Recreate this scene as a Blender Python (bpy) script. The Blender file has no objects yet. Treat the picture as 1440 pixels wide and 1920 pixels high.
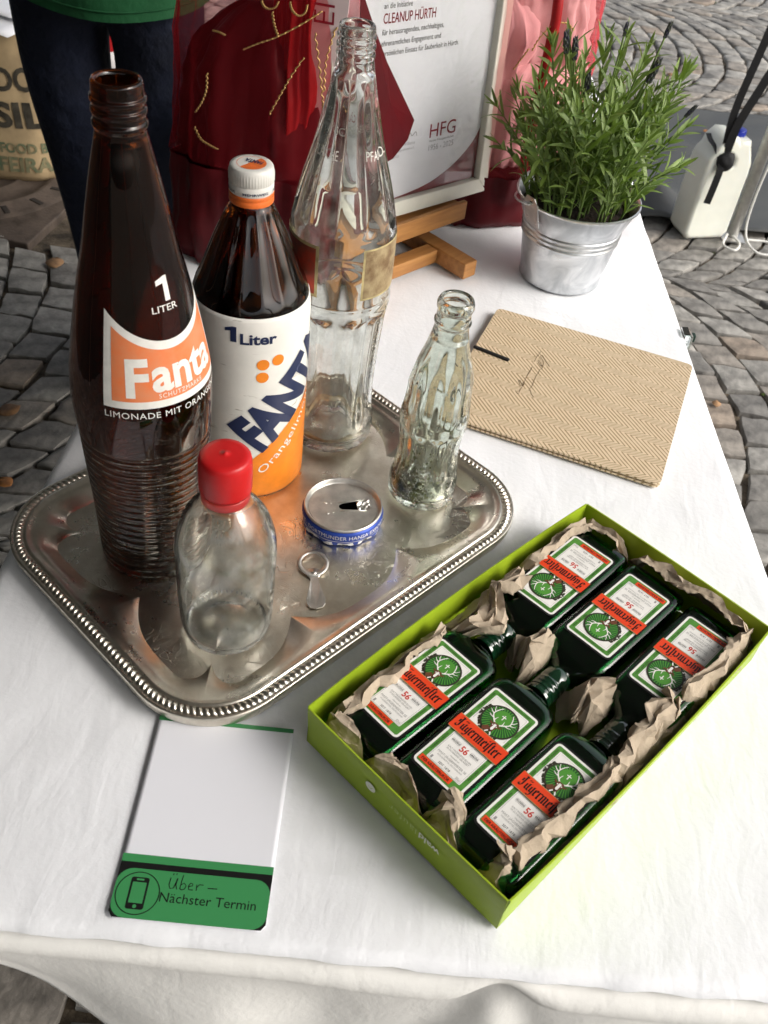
import bpy, bmesh, math, random
from mathutils import Vector, Matrix, noise
from math import pi, sin, cos, radians, degrees, atan2, hypot, sqrt, exp, floor

# ------------------------------------------------------------------ camera, world, light, exposure
S = bpy.context.scene
C = S.collection
TZ = 0.75                                     # table top above the paving
CAM_F, CAM_P, CAM_R, CAM_H = 1785.42, radians(43.636), radians(-7.846), TZ + 0.55
fwd = Vector((0, cos(CAM_P), -sin(CAM_P))); rgt0 = Vector((1, 0, 0)); dwn0 = fwd.cross(rgt0)
rgt = cos(CAM_R) * rgt0 + sin(CAM_R) * dwn0
dwn = -sin(CAM_R) * rgt0 + cos(CAM_R) * dwn0
cd = bpy.data.cameras.new('camera'); cam = bpy.data.objects.new('camera', cd); C.objects.link(cam)
M4 = Matrix.Identity(4)
for i in range(3):
    M4[i][0] = rgt[i]; M4[i][1] = -dwn[i]; M4[i][2] = -fwd[i]
M4[2][3] = CAM_H
cam.matrix_world = M4
cd.sensor_fit = 'VERTICAL'; cd.sensor_height = 36; cd.sensor_width = 27
cd.lens = CAM_F * 36 / 1920
cd.clip_start = 0.02; cd.clip_end = 500
cd.dof.use_dof = True; cd.dof.focus_distance = 0.80; cd.dof.aperture_fstop = 20
S.camera = cam

SUN_ELEV, SUN_AZ = radians(37), radians(-14)   # azimuth: direction towards the sun measured from +X to +Y
W = bpy.data.worlds.new('World'); S.world = W; W.use_nodes = True
wn = W.node_tree.nodes; wl = W.node_tree.links
sky = wn.new('ShaderNodeTexSky'); sky.sky_type = 'NISHITA'; sky.sun_disc = False
sky.sun_elevation = SUN_ELEV; sky.sun_rotation = pi / 2 - SUN_AZ
sky.air_density = 1.0; sky.dust_density = 5.0; sky.ozone_density = 0.6
bg = wn['Background']; bg.inputs['Strength'].default_value = 0.15
hsv = wn.new('ShaderNodeHueSaturation'); hsv.inputs['Saturation'].default_value = 0.42   # bright overcast: pale cloud light
wl.new(sky.outputs[0], hsv.inputs['Color']); wl.new(hsv.outputs[0], bg.inputs['Color'])
ld = bpy.data.lights.new('sun', 'SUN'); ld.energy = 0.85; ld.angle = radians(30); ld.color = (1.0, 0.985, 0.96)
sun = bpy.data.objects.new('sun', ld); C.objects.link(sun)
sd = Vector((cos(SUN_ELEV) * cos(SUN_AZ), cos(SUN_ELEV) * sin(SUN_AZ), sin(SUN_ELEV)))
sun.rotation_euler = sd.to_track_quat('Z', 'Y').to_euler(); sun.location = sd * 8
S.view_settings.view_transform = 'Standard'; S.view_settings.look = 'None'
S.view_settings.exposure = 0.58; S.view_settings.gamma = 1
S.view_settings.use_curve_mapping = False
S.render.engine = 'CYCLES'
cy = S.cycles
cy.use_denoising = True; cy.denoiser = 'OPENIMAGEDENOISE'
cy.max_bounces = 14; cy.transmission_bounces = 14; cy.transparent_max_bounces = 24
cy.glossy_bounces = 6; cy.diffuse_bounces = 3; cy.blur_glossy = 0.6; cy.sample_clamp_indirect = 6
cy.use_adaptive_sampling = True; cy.adaptive_threshold = 0.012

# ------------------------------------------------------------------ helpers
rnd = random.Random(7)

def tag(o, label=None, cat=None, group=None, kind=None):
    if label: o['label'] = label
    if cat: o['category'] = cat
    if group: o['group'] = group
    if kind: o['kind'] = kind
    return o

def thing(name, label, cat, loc=(0, 0, 0), rotz=0.0, group=None, tilt=0.0):
    o = bpy.data.objects.new(name, None); C.objects.link(o); o.empty_display_size = .02
    o.location = loc; o.rotation_euler = (0, tilt, rotz)
    return tag(o, label, cat, group)

def mesh(name, verts, faces, m, parent=None, smooth=True, midx=None, loc=None, sharp=None):
    me = bpy.data.meshes.new(name); me.from_pydata([tuple(v) for v in verts], [], [tuple(f) for f in faces])
    for mm in (m if isinstance(m, (list, tuple)) else [m]): me.materials.append(mm)
    if midx: me.polygons.foreach_set('material_index', midx)
    if smooth: me.polygons.foreach_set('use_smooth', [True] * len(me.polygons))
    me.update()
    if sharp is not None and hasattr(me, 'set_sharp_from_angle'): me.set_sharp_from_angle(angle=radians(sharp))
    o = bpy.data.objects.new(name, me); C.objects.link(o)
    if parent: o.parent = parent
    if loc: o.location = loc
    return o

def from_bm(name, bm, m, parent=None, smooth=False, loc=None, sharp=None):
    me = bpy.data.meshes.new(name); bm.to_mesh(me); bm.free()
    for mm in (m if isinstance(m, (list, tuple)) else [m]): me.materials.append(mm)
    if smooth: me.polygons.foreach_set('use_smooth', [True] * len(me.polygons))
    if sharp is not None: me.set_sharp_from_angle(angle=radians(sharp))
    o = bpy.data.objects.new(name, me); C.objects.link(o)
    if parent: o.parent = parent
    if loc: o.location = loc
    return o

def copy_of(src, parent=None, loc=None, rot=None, scale=None):
    o = src.copy(); C.objects.link(o); o.parent = parent
    if loc is not None: o.location = loc
    if rot is not None: o.rotation_euler = rot
    if scale is not None: o.scale = scale
    return o

def spl(pts, n=8):
    """Catmull-Rom through pts, n samples per span"""
    P = [Vector(p) for p in pts]; P = [2 * P[0] - P[1]] + P + [2 * P[-1] - P[-2]]; out = []
    for i in range(1, len(P) - 2):
        a, b, c, d = P[i - 1:i + 3]
        for k in range(n):
            t = k / n
            out.append(.5 * ((2 * b) + (c - a) * t + (2 * a - 5 * b + 4 * c - d) * t * t + (3 * b - a - 3 * c + d) * t ** 3))
    out.append(P[-2]); return out

def lathe(prof, n=72, mod=None):
    """prof: (r, z); r<1e-6 is a pole. mod(i, r, z, a) -> r"""
    V = []; F = []; rows = []
    for i, (r, z) in enumerate(prof):
        if r < 1e-6: rows.append([len(V)]); V.append((0, 0, z))
        else:
            row = []
            for k in range(n):
                a = 2 * pi * k / n; rr = mod(i, r, z, a) if mod else r
                row.append(len(V)); V.append((rr * cos(a), rr * sin(a), z))
            rows.append(row)
    for A, B in zip(rows, rows[1:]):
        if len(A) == 1 and len(B) == 1: continue
        for k in range(n):
            k2 = (k + 1) % n
            if len(A) == 1: F.append((A[0], B[k2], B[k]))
            elif len(B) == 1: F.append((A[k], A[k2], B[0]))
            else: F.append((A[k], A[k2], B[k2], B[k]))
    return V, F

def tube(pts, r, n=8, closed=False, caps=True):
    P = [Vector(p) for p in pts]; V = []; F = []; L = len(P); prev = None
    for i, p in enumerate(P):
        a = P[(i - 1) % L] if (closed or i > 0) else p
        b = P[(i + 1) % L] if (closed or i < L - 1) else p
        t = (b - a).normalized()
        if prev is None:
            u = t.orthogonal().normalized()
        else:
            u = (prev - t * prev.dot(t)); u = u.normalized() if u.length > 1e-6 else t.orthogonal().normalized()
        prev = u; w = t.cross(u); rr = r[i] if isinstance(r, (list, tuple)) else r
        for k in range(n):
            an = 2 * pi * k / n; V.append(p + (u * cos(an) + w * sin(an)) * rr)
    for i in range(L if closed else L - 1):
        for k in range(n):
            j = (i + 1) % L; F.append((i * n + k, i * n + (k + 1) % n, j * n + (k + 1) % n, j * n + k))
    if caps and not closed:
        F.append(tuple(range(n - 1, -1, -1))); F.append(tuple((L - 1) * n + k for k in range(n)))
    return V, F

def boxbm(sx, sy, sz, bev=0.0, seg=2, loc=(0, 0, 0), rot=None, bm=None):
    b = bmesh.new(); bmesh.ops.create_cube(b, size=1)
    bmesh.ops.scale(b, vec=(sx, sy, sz), verts=b.verts)
    if bev: bmesh.ops.bevel(b, geom=b.edges[:], offset=bev, segments=seg, profile=.5, affect='EDGES')
    if rot is not None: bmesh.ops.transform(b, matrix=rot.to_4x4(), verts=b.verts)
    bmesh.ops.translate(b, vec=loc, verts=b.verts)
    if bm is None: return b
    me = bpy.data.meshes.new('t'); b.to_mesh(me); b.free(); bm.from_mesh(me); bpy.data.meshes.remove(me); return bm

# ---- materials
def _p(nt): return nt.nodes['Principled BSDF']

def mat(name, col, rough=.5, metal=0., trans=0., ior=1.45, var=0., vscale=40., bump=0., bscale=200., coat=0.,
        spec=None, col2=None, detail=4., rvar=0., sheen=0., bdist=.001, sub=0., thick_lo=.35, thick_hi=.65):
    m = bpy.data.materials.new(name); m.use_nodes = True; nt = m.node_tree; N = nt.nodes; L = nt.links; P = _p(nt)
    c = (*col, 1)
    P.inputs['Base Color'].default_value = c; P.inputs['Roughness'].default_value = rough
    P.inputs['Metallic'].default_value = metal; P.inputs['Transmission Weight'].default_value = trans
    P.inputs['IOR'].default_value = ior; P.inputs['Coat Weight'].default_value = coat
    if sheen: P.inputs['Sheen Weight'].default_value = sheen
    if spec is not None: P.inputs['Specular IOR Level'].default_value = spec
    if sub:
        P.inputs['Subsurface Weight'].default_value = sub; P.inputs['Subsurface Radius'].default_value = (.004, .003, .002)
    if var or bump or rvar:
        tc = N.new('ShaderNodeTexCoord')
    if var or rvar:
        nz = N.new('ShaderNodeTexNoise'); nz.inputs['Scale'].default_value = vscale; nz.inputs['Detail'].default_value = detail
        nz.inputs['Roughness'].default_value = .6
        L.new(tc.outputs['Object'], nz.inputs['Vector'])
        mr = N.new('ShaderNodeMapRange'); mr.inputs[1].default_value = thick_lo; mr.inputs[2].default_value = thick_hi
        L.new(nz.outputs[0], mr.inputs[0])
        if var:
            mx = N.new('ShaderNodeMix'); mx.data_type = 'RGBA'
            a = col2 if col2 else tuple(x * (1 - var) for x in col); b = col if col2 else tuple(min(1, x * (1 + var)) for x in col)
            mx.inputs[6].default_value = (*a, 1); mx.inputs[7].default_value = (*b, 1)
            L.new(mr.outputs[0], mx.inputs[0]); L.new(mx.outputs[2], P.inputs['Base Color'])
        if rvar:
            m2 = N.new('ShaderNodeMapRange'); m2.inputs[3].default_value = max(0, rough - rvar); m2.inputs[4].default_value = rough + rvar
            L.new(mr.outputs[0], m2.inputs[0]); L.new(m2.outputs[0], P.inputs['Roughness'])
    if bump:
        n2 = N.new('ShaderNodeTexNoise'); n2.inputs['Scale'].default_value = bscale; n2.inputs['Detail'].default_value = 5
        L.new(tc.outputs['Object'], n2.inputs['Vector'])
        bp = N.new('ShaderNodeBump'); bp.inputs['Strength'].default_value = bump; bp.inputs['Distance'].default_value = bdist
        L.new(n2.outputs[0], bp.inputs['Height']); L.new(bp.outputs[0], P.inputs['Normal'])
    return m

# ---- flat print (lettering, emblems) wrapped on a surface
_dg = None
def text_geo(body, bold=0., shear=0., spacing=1.):
    cu = bpy.data.curves.new('t', 'FONT'); cu.body = body; cu.size = 1; cu.offset = bold; cu.shear = shear
    cu.space_character = spacing; cu.resolution_u = 3
    o = bpy.data.objects.new('t', cu); C.objects.link(o)
    dg = bpy.context.evaluated_depsgraph_get(); dg.update(); ev = o.evaluated_get(dg); me = ev.to_mesh()
    V = [(v.co.x, v.co.y) for v in me.vertices]; F = [tuple(p.vertices) for p in me.polygons]
    ev.to_mesh_clear(); bpy.data.objects.remove(o); bpy.data.curves.remove(cu)
    return V, F

_H = {}
CAP = .69
class Print:
    def __init__(s): s.it = []
    def poly(s, pts, m=0, l=0.): s.it.append(([tuple(p) for p in pts], [tuple(range(len(pts)))], m, l)); return s
    def rect(s, x0, y0, x1, y1, m=0, l=0.): return s.poly([(x0, y0), (x1, y0), (x1, y1), (x0, y1)], m, l)
    def rrect(s, x0, y0, x1, y1, r, m=0, l=0., n=5):
        P = []
        for cx, cy_, a0 in ((x1 - r, y1 - r, 0), (x0 + r, y1 - r, 90), (x0 + r, y0 + r, 180), (x1 - r, y0 + r, 270)):
            for k in range(n + 1):
                a = radians(a0 + 90 * k / n); P.append((cx + r * cos(a), cy_ + r * sin(a)))
        return s.poly(P, m, l)
    def ell(s, cx, cy_, rx, ry=None, m=0, l=0., n=36, rot=0.):
        ry = ry or rx
        P = []
        for k in range(n):
            a = 2 * pi * k / n; x, y = rx * cos(a), ry * sin(a); P.append((cx + x * cos(rot) - y * sin(rot), cy_ + x * sin(rot) + y * cos(rot)))
        return s.poly(P, m, l)
    def ring(s, cx, cy_, r0, r1, m=0, l=0., n=40):
        V = []; F = []
        for k in range(n):
            a = 2 * pi * k / n; V += [(cx + r0 * cos(a), cy_ + r0 * sin(a)), (cx + r1 * cos(a), cy_ + r1 * sin(a))]
            j = (k + 1) % n; F.append((2 * k, 2 * k + 1, 2 * j + 1, 2 * j))
        s.it.append((V, F, m, l)); return s
    def line(s, pts, w, m=0, l=0., w1=None):
        """a ribbon of quads along pts"""
        P = [Vector(p).to_2d() for p in pts]; V = []; F = []
        for i, p in enumerate(P):
            a = P[max(0, i - 1)]; b = P[min(len(P) - 1, i + 1)]; t = (b - a); t = t.normalized() if t.length > 0 else Vector((1, 0))
            ww = w if w1 is None else w + (w1 - w) * i / max(1, len(P) - 1)
            q = Vector((-t.y, t.x)) * ww / 2; V += [tuple(p - q), tuple(p + q)]
            if i: F.append((2 * i - 2, 2 * i, 2 * i + 1, 2 * i - 1))
        s.it.append((V, F, m, l)); return s
    def nib(s, pts, nx, ny, m=0, l=0.):
        P = [Vector(p).to_2d() for p in pts]; nb = Vector((nx, ny)) / 2
        for i in range(len(P) - 1):
            a, b = P[i], P[i + 1]
            if abs((b - a).normalized().cross(nb.normalized())) < .05: continue
            s.it.append(([tuple(a - nb), tuple(b - nb), tuple(b + nb), tuple(a + nb)], [(0, 1, 2, 3)], m, l + i * 4e-6))
        return s
    def text(s, body, x, y, cap, m=0, l=0., w=None, align='l', rot=0., bold=0., shear=0., spacing=1., mirror=False):
        V, F = text_geo(body, bold, shear, spacing)
        if not V: return s
        k = cap / CAP; x0 = min(v[0] for v in V); x1 = max(v[0] for v in V); kx = (w / (x1 - x0)) if w else k
        off = {'l': 0, 'c': (x1 - x0) / 2, 'r': (x1 - x0)}[align]
        out = []
        for vx, vy in V:
            a, b = (vx - x0 - off) * kx, vy * k
            if mirror: a = -a
            out.append((x + a * cos(rot) - b * sin(rot), y + a * sin(rot) + b * cos(rot)))
        s.it.append((out, F, m, l)); return s
    def build(s, name, mats, parent, fn=None, step=None, stepy=None, smooth=True):
        bm = bmesh.new()
        for V, F, m, l in s.it:
            b = bmesh.new(); vs = [b.verts.new((x, y, 0)) for x, y in V]
            for f in F:
                try: b.faces.new([vs[i] for i in f])
                except ValueError: pass
            if step or stepy: bmesh.ops.triangulate(b, faces=b.faces[:])
            for ax, st in ((0, step), (1, stepy)):
                if not st: continue
                lo = min(v.co[ax] for v in b.verts); hi = max(v.co[ax] for v in b.verts); g = (floor(lo / st) + 1) * st
                while g < hi:
                    co = [0, 0, 0]; co[ax] = g; no = [0, 0, 0]; no[ax] = 1
                    bmesh.ops.bisect_plane(b, geom=b.verts[:] + b.edges[:] + b.faces[:], plane_co=co, plane_no=no, dist=1e-7); g += st
            bmesh.ops.recalc_face_normals(b, faces=b.faces[:])
            for f in b.faces:
                f.normal_update()
                if f.normal.z < 0: f.normal_flip()
                f.material_index = m
            for v in b.verts: v.co.z = l
            me = bpy.data.meshes.new('t'); b.to_mesh(me); b.free(); bm.from_mesh(me); bpy.data.meshes.remove(me)
        if fn:
            for v in bm.verts: v.co = Vector(fn(v.co.x, v.co.y, v.co.z))
        return from_bm(name, bm, mats, parent, smooth=smooth)

def fill2d(loops, extrude=0., bevel=0., res=2):
    """flat shape with holes -> (verts, faces) via a filled curve"""
    cu = bpy.data.curves.new('f', 'CURVE'); cu.dimensions = '2D'; cu.fill_mode = 'BOTH'; cu.extrude = extrude; cu.bevel_depth = bevel; cu.bevel_resolution = res
    for lp in loops:
        sp = cu.splines.new('POLY'); sp.points.add(len(lp) - 1); sp.use_cyclic_u = True
        for p, q in zip(sp.points, lp): p.co = (q[0], q[1], 0, 1)
    o = bpy.data.objects.new('f', cu); C.objects.link(o)
    dg = bpy.context.evaluated_depsgraph_get(); dg.update(); ev = o.evaluated_get(dg); me = ev.to_mesh()
    V = [tuple(v.co) for v in me.vertices]; F = [tuple(p.vertices) for p in me.polygons]
    ev.to_mesh_clear(); bpy.data.objects.remove(o); bpy.data.curves.remove(cu); return V, F

def cam_px(p):
    """a world point in the frame of the photograph, only used to sort paving stones by how large they show"""
    v = Vector(p) - Vector((0, 0, CAM_H)); d = v.dot(fwd)
    return (720 + CAM_F * v.dot(rgt) / d, 960 + CAM_F * v.dot(dwn) / d, d) if d > .05 else (-1e4, -1e4, -1)

def interp(x, tab):
    if x <= tab[0][0]: return tab[0][1]
    for (a, b), (c, d) in zip(tab, tab[1:]):
        if x <= c: return b + (d - b) * (x - a) / (c - a)
    return tab[-1][1]

# ------------------------------------------------------------------ ground and paving
m_joint = mat('joint earth', (.095, .075, .052), .95, var=.6, vscale=25, bump=.8, bscale=120, bdist=.004)
m_moss = mat('moss', (.05, .07, .015), .95, var=.4, vscale=90, bump=1, bscale=300, bdist=.003)
def stone_mat(i, c):
    m = mat('stone %d' % i, c, .72, var=.42, vscale=20, bump=.6, bscale=60, bdist=.005, detail=9, rvar=.12)
    return m
m_stones = [stone_mat(i, c) for i, c in enumerate([(.240, .230, .208), (.198, .188, .170), (.275, .263, .238), (.228, .206, .178), (.168, .160, .146), (.25, .205, .162)])]

g = 30.0
ground = mesh('ground', [(-g, -g, -.012), (g, -g, -.012), (g, g, -.012), (-g, g, -.012)], [(0, 1, 2, 3)], m_joint, smooth=False)
tag(ground, kind='structure')

def gnoise(x, y, k=0.): return noise.noise(Vector((x, y, k)))

def stone_geo(q, h, seed):
    """q: 4 corners (x,y). a hand-split stone with a rounded, uneven top -> verts, faces"""
    r = random.Random(seed)
    q = [Vector(p) for p in q]; c = sum(q, Vector((0, 0))) / 4
    ring = []
    for i in range(4):
        a, b = q[i], q[(i + 1) % 4]
        ring.append(a.lerp(c, .02 + r.uniform(0, .06)))
        m_ = a.lerp(b, r.uniform(.3, .45)); ring.append(m_ + (c - m_).normalized() * r.uniform(-.003, .005))
        m_ = a.lerp(b, r.uniform(.58, .72)); ring.append(m_ + (c - m_).normalized() * r.uniform(-.003, .005))
    V = []; n = len(ring); tx, ty = r.uniform(-.05, .05), r.uniform(-.05, .05)
    for sc, dz in ((1.0, -.03), (.995, -.0050), (.968, -.0010), (.76, .0004), (.38, .0006)):
        for k, p in enumerate(ring):
            w = c + (p - c) * sc; z = h + dz + (w.x - c.x) * tx + (w.y - c.y) * ty
            if sc < .97: z += r.uniform(-.0019, .0016)
            V.append((w.x, w.y, z))
    V.append((c.x, c.y, h + .0010)); F = []
    for l in range(4):
        for k in range(n):
            k2 = (k + 1) % n; F.append((l * n + k, l * n + k2, (l + 1) * n + k2, (l + 1) * n + k))
    for k in range(n): F.append((4 * n + k, 4 * n + (k + 1) % n, 5 * n))
    return V, F

# segmental arcs: strips run along X, every course bulges towards +X
SW, PITCH, RAD = 1.35, .098, .88
MANHOLE = (-1.26, 2.50, .30)
cells = []
for sidx in range(-4, 7):
    yc = 4.5 + (sidx - 3) * SW
    half = SW / 2; amax = math.asin(half / RAD)
    nst = 15
    jr = random.Random(sidx * 91)
    joff = jr.uniform(0, PITCH)
    for j in range(-52, 62):
        x0 = j * PITCH + joff
        off = (j % 2) * .5
        ks = [-amax] + [(-amax + 2 * amax * (k + off) / nst) for k in range(0 if off else 1, nst)] + [amax]
        for k in range(len(ks) - 1):
            a0, a1 = ks[k], ks[k + 1]
            if a1 - a0 < .03: continue
            def pt(a, xx):
                x = xx + RAD * cos(a) - RAD; y = yc + RAD * sin(a)
                jx = gnoise(x * 9, y * 9, 3) * .014 + gnoise(x * 31, y * 31, 5) * .006; jy = gnoise(x * 9, y * 9, 8) * .012
                return Vector((x + jx, y + jy))
            q = [pt(a0, x0), pt(a0, x0 + PITCH), pt(a1, x0 + PITCH), pt(a1, x0)]
            c = sum(q, Vector((0, 0))) / 4
            if not (-5.0 < c.x < 6.0 and -1.5 < c.y < 9.0): continue
            if abs(c.x - MANHOLE[0]) < MANHOLE[2] + .03 and abs(c.y - MANHOLE[1]) < MANHOLE[2] + .03: continue
            gap = .0026 + .0032 * (gnoise(c.x * 5, c.y * 5, 1) + .5)
            q = [p + (c - p).normalized() * gap * 1.3 for p in q]
            q = [q[0], q[3], q[2], q[1]] if (q[1] - q[0]).cross(q[2] - q[1]) < 0 else q
            cells.append((c, q))

def behind_table(c):
    t = (CAM_H - TZ) / CAM_H; hx, hy = c.x * t, c.y * t
    return -.285 < hx < .345 - .0633 * (hy - .2) and .2 < hy < 2.0
vis = []
for i, (c, q) in enumerate(cells):
    px = cam_px((c.x, c.y, 0))
    if -30 < px[0] < 1470 and -30 < px[1] < 1950 and not behind_table(c):
        vis.append((px[2], i))
vis.sort(); near = set(i for _, i in vis[:299])
V_, F_, MI = [], [], []
for i, (c, q) in enumerate(cells):
    h = .012 + gnoise(c.x * 4, c.y * 4, 11) * .006 + random.Random(i).uniform(-.003, .003) - .008
    vv, ff = stone_geo(q, h, i)
    mi = random.Random(i * 3 + 1).choices(range(6), (4, 4, 3, 3, 2, 1))[0]
    if i in near:
        o = mesh('cobblestone', [(x - c.x, y - c.y, z) for x, y, z in vv], ff, m_stones[mi], ground, loc=(c.x, c.y, 0), sharp=45)
    else:
        b0 = len(V_); V_ += vv; F_ += [tuple(b0 + k for k in f) for f in ff]; MI += [mi] * len(ff)
o = mesh('far_cobblestones', V_, F_, m_stones, ground, midx=MI); tag(o, kind='stuff')
# moss and grit in the joints
V_, F_ = [], []
mr_ = random.Random(5)
for i in range(900):
    c, q = cells[mr_.randrange(len(cells))]
    if c.y > 5.5: continue
    p = q[mr_.randrange(4)] + Vector((mr_.uniform(-.012, .012), mr_.uniform(-.012, .012))); s = mr_.uniform(.003, .008); b0 = len(V_)
    for k in range(5): V_.append((p.x + s * cos(k * 1.256), p.y + s * sin(k * 1.256), -.004))
    V_.append((p.x, p.y, .001)); F_ += [(b0 + k, b0 + (k + 1) % 5, b0 + 5) for k in range(5)]
o = mesh('joint_moss', V_, F_, m_moss, ground); tag(o, kind='stuff')

# manhole cover under the sack
m_iron = mat('rusty iron', (.085, .064, .050), .75, var=.35, vscale=20, bump=.5, bscale=90, bdist=.003, rvar=.15)
m_iron_d = mat('dark slot', (.03, .024, .02), .9)
mh = thing('manhole_cover', 'rusty brown manhole cover with slots under the jute sack', 'manhole cover', (MANHOLE[0], MANHOLE[1], 0), radians(-8))
from_bm('frame', boxbm(.60, .60, .03, .004, loc=(0, 0, -.004)), m_iron, mh)
V, F = lathe([(0, .014), (.10, .0145), (.108, .019), (.118, .019), (.126, .0145), (.185, .0145), (.192, .02), (.205, .02), (.212, .0145), (.262, .0145), (.27, .011), (.27, .0)][::-1], 56)
mesh('cover', V, F, m_iron, mh, sharp=40)
for k in range(16):
    a = 2 * pi * k / 16
    from_bm('slot', boxbm(.045, .016, .004, .003, loc=(.232 * cos(a), .232 * sin(a), .0143), rot=Matrix.Rotation(a, 3, 'Z')), m_iron_d, mh)

# ------------------------------------------------------------------ table, tablecloth, skirt
m_tab = mat('table laminate', (.55, .5, .42), .5)
m_steel_d = mat('dark steel', (.02, .02, .022), .45, metal=.4)
def x_right(y): return .345 - .0633 * (y - .2)
def y_front(x): return .2145 + .0405 * (x)
tb = thing('folding_table', 'long folding table on dark steel legs under the white cloth', 'table', (0, 0, 0))
V, F = fill2d([[(-.274, .222), (.333, .236), (.226, 1.97), (-.274, 1.97)]], extrude=.012)
mesh('table_top', [(x, y, z + TZ - .0185) for x, y, z in V], F, m_tab, tb, smooth=False)
for lx, ly in ((-.225, .40), (.27, .40), (-.225, 1.8), (.19, 1.8)):
    V, F = tube([(lx, ly, TZ - .032), (lx * 1.05, ly - (.03 if ly < 1 else -.03), .006)], .0125, 12); mesh('leg', V, F, m_steel_d, tb)
for ly in (.385, 1.815):
    V, F = tube([(-.23, ly, .30), (.235, ly, .30)], .009, 10); mesh('stretcher', V, F, m_steel_d, tb)

def cloth_mat(name, col):
    m = mat(name, col, .85, sheen=.15); nt = m.node_tree; N = nt.nodes; L = nt.links; P = _p(nt)
    tc = N.new('ShaderNodeTexCoord'); hs = None
    for sc, st, det, stretch in ((1600, .12, 2, None), (230, .40, 4, None), (26, .30, 3, (1.8, .7, 1)), (7, .6, 2, (.7, 1.6, 1))):
        mp = N.new('ShaderNodeMapping'); mp.inputs['Scale'].default_value = stretch or (1, 1, 1); mp.inputs['Rotation'].default_value = (0, 0, sc * .37)
        L.new(tc.outputs['Object'], mp.inputs['Vector'])
        nz = N.new('ShaderNodeTexNoise'); nz.inputs['Scale'].default_value = sc; nz.inputs['Detail'].default_value = det; nz.inputs['Distortion'].default_value = .6 if stretch else 0
        L.new(mp.outputs[0], nz.inputs['Vector'])
        bp = N.new('ShaderNodeBump'); bp.inputs['Strength'].default_value = st; bp.inputs['Distance'].default_value = {1600: .0004, 230: .0007, 26: .003, 7: .006}[sc]
        L.new(nz.outputs[0], bp.inputs['Height'])
        if hs: L.new(hs.outputs[0], bp.inputs['Normal'])
        hs = bp
    L.new(hs.outputs[0], P.inputs['Normal'])
    return m
m_cloth = cloth_mat('white cotton', (.83, .845, .87)); m_cloth2 = cloth_mat('ivory cotton', (.84, .835, .80))

def top_z(x, y):
    z = -.0012 + .0009 * gnoise(x * 9, y * 6, 2) + .0006 * gnoise(x * 30, y * 17, 4)
    far = min(1, max(0, (y - .85) / .3))                      # rumpled towards the easel
    z += far * (.0024 * gnoise(x * 22 + y * 14, y * 9, 6))
    for ang, fr, am in ((.5, 34, .0016), (2.2, 41, .0012)):
        t = (x * cos(ang) + y * sin(ang)) * fr + 1.5 * gnoise(x * 8, y * 8, 9); z += far * am * (1 - abs(sin(t))) ** 3
    # fold marks from storage
    for yy in (.62, 1.1): z += .0007 * exp(-((y - yy + .03 * x) / .004) ** 2)
    return min(z, .0018)
V = []; F = []
us = [-.26, -.2, -.15, -.1, -.06, -.03, -.015, -.006]      # drop left (arc length below the edge)
NX, NY = 84, 200
cols = [('l', u) for u in us] + [('t', k / NX) for k in range(NX + 1)] + [('r', u) for u in us[::-1]]
rows = [i / NY for i in range(NY + 1)]
for rr in rows:
    for kind, a in cols:
        yb = rr
        def edge_y(x): return y_front(x) + (1.985 - y_front(x)) * yb
        if kind == 't':
            y = edge_y(0); x = -.28 + (x_right(y) + .28) * a; y = edge_y(x)
            hem = .0022 * gnoise(x * 22, 0, 1) + .0012 * gnoise(x * 60, 0, 7)
            y += (hem - .0035) * exp(-(yb * 90))
            z = top_z(x, y)
            ed = min(a, 1 - a) * .6
            if ed < .006: z -= (.006 - ed) * .35
            if yb * 1.77 < .010: z += (-.0022 + .0050 * max(0, gnoise(x * 13, 2, 2)) + .002 * gnoise(x * 40, 3, 3)) * (1 - yb * 1.77 / .010) ** 1.5
        else:
            sgn = -1 if kind == 'l' else 1; d = -a
            y = edge_y(-.28 if sgn < 0 else x_right(.8)); xe = -.28 if sgn < 0 else x_right(y)
            wav = (.5 + .5 * sin(y * 24 + 2 * sin(y * 7))) * .03 * min(1, d / .2)
            x = xe + sgn * (.005 * min(1, d / .012) + wav); z = top_z(xe, y) - .002 - d
        V.append((x, y, z + TZ))
nc = len(cols)
for i in range(len(rows) - 1):
    for k in range(nc - 1): F.append((i * nc + k, i * nc + k + 1, (i + 1) * nc + k + 1, (i + 1) * nc + k))
tc_ = mesh('tablecloth', V, F, m_cloth)
tag(tc_, 'white cotton tablecloth spread over the whole table top', 'tablecloth')
sm = tc_.modifiers.new('thickness', 'SOLIDIFY'); sm.thickness = .0008; sm.offset = -1

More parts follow.
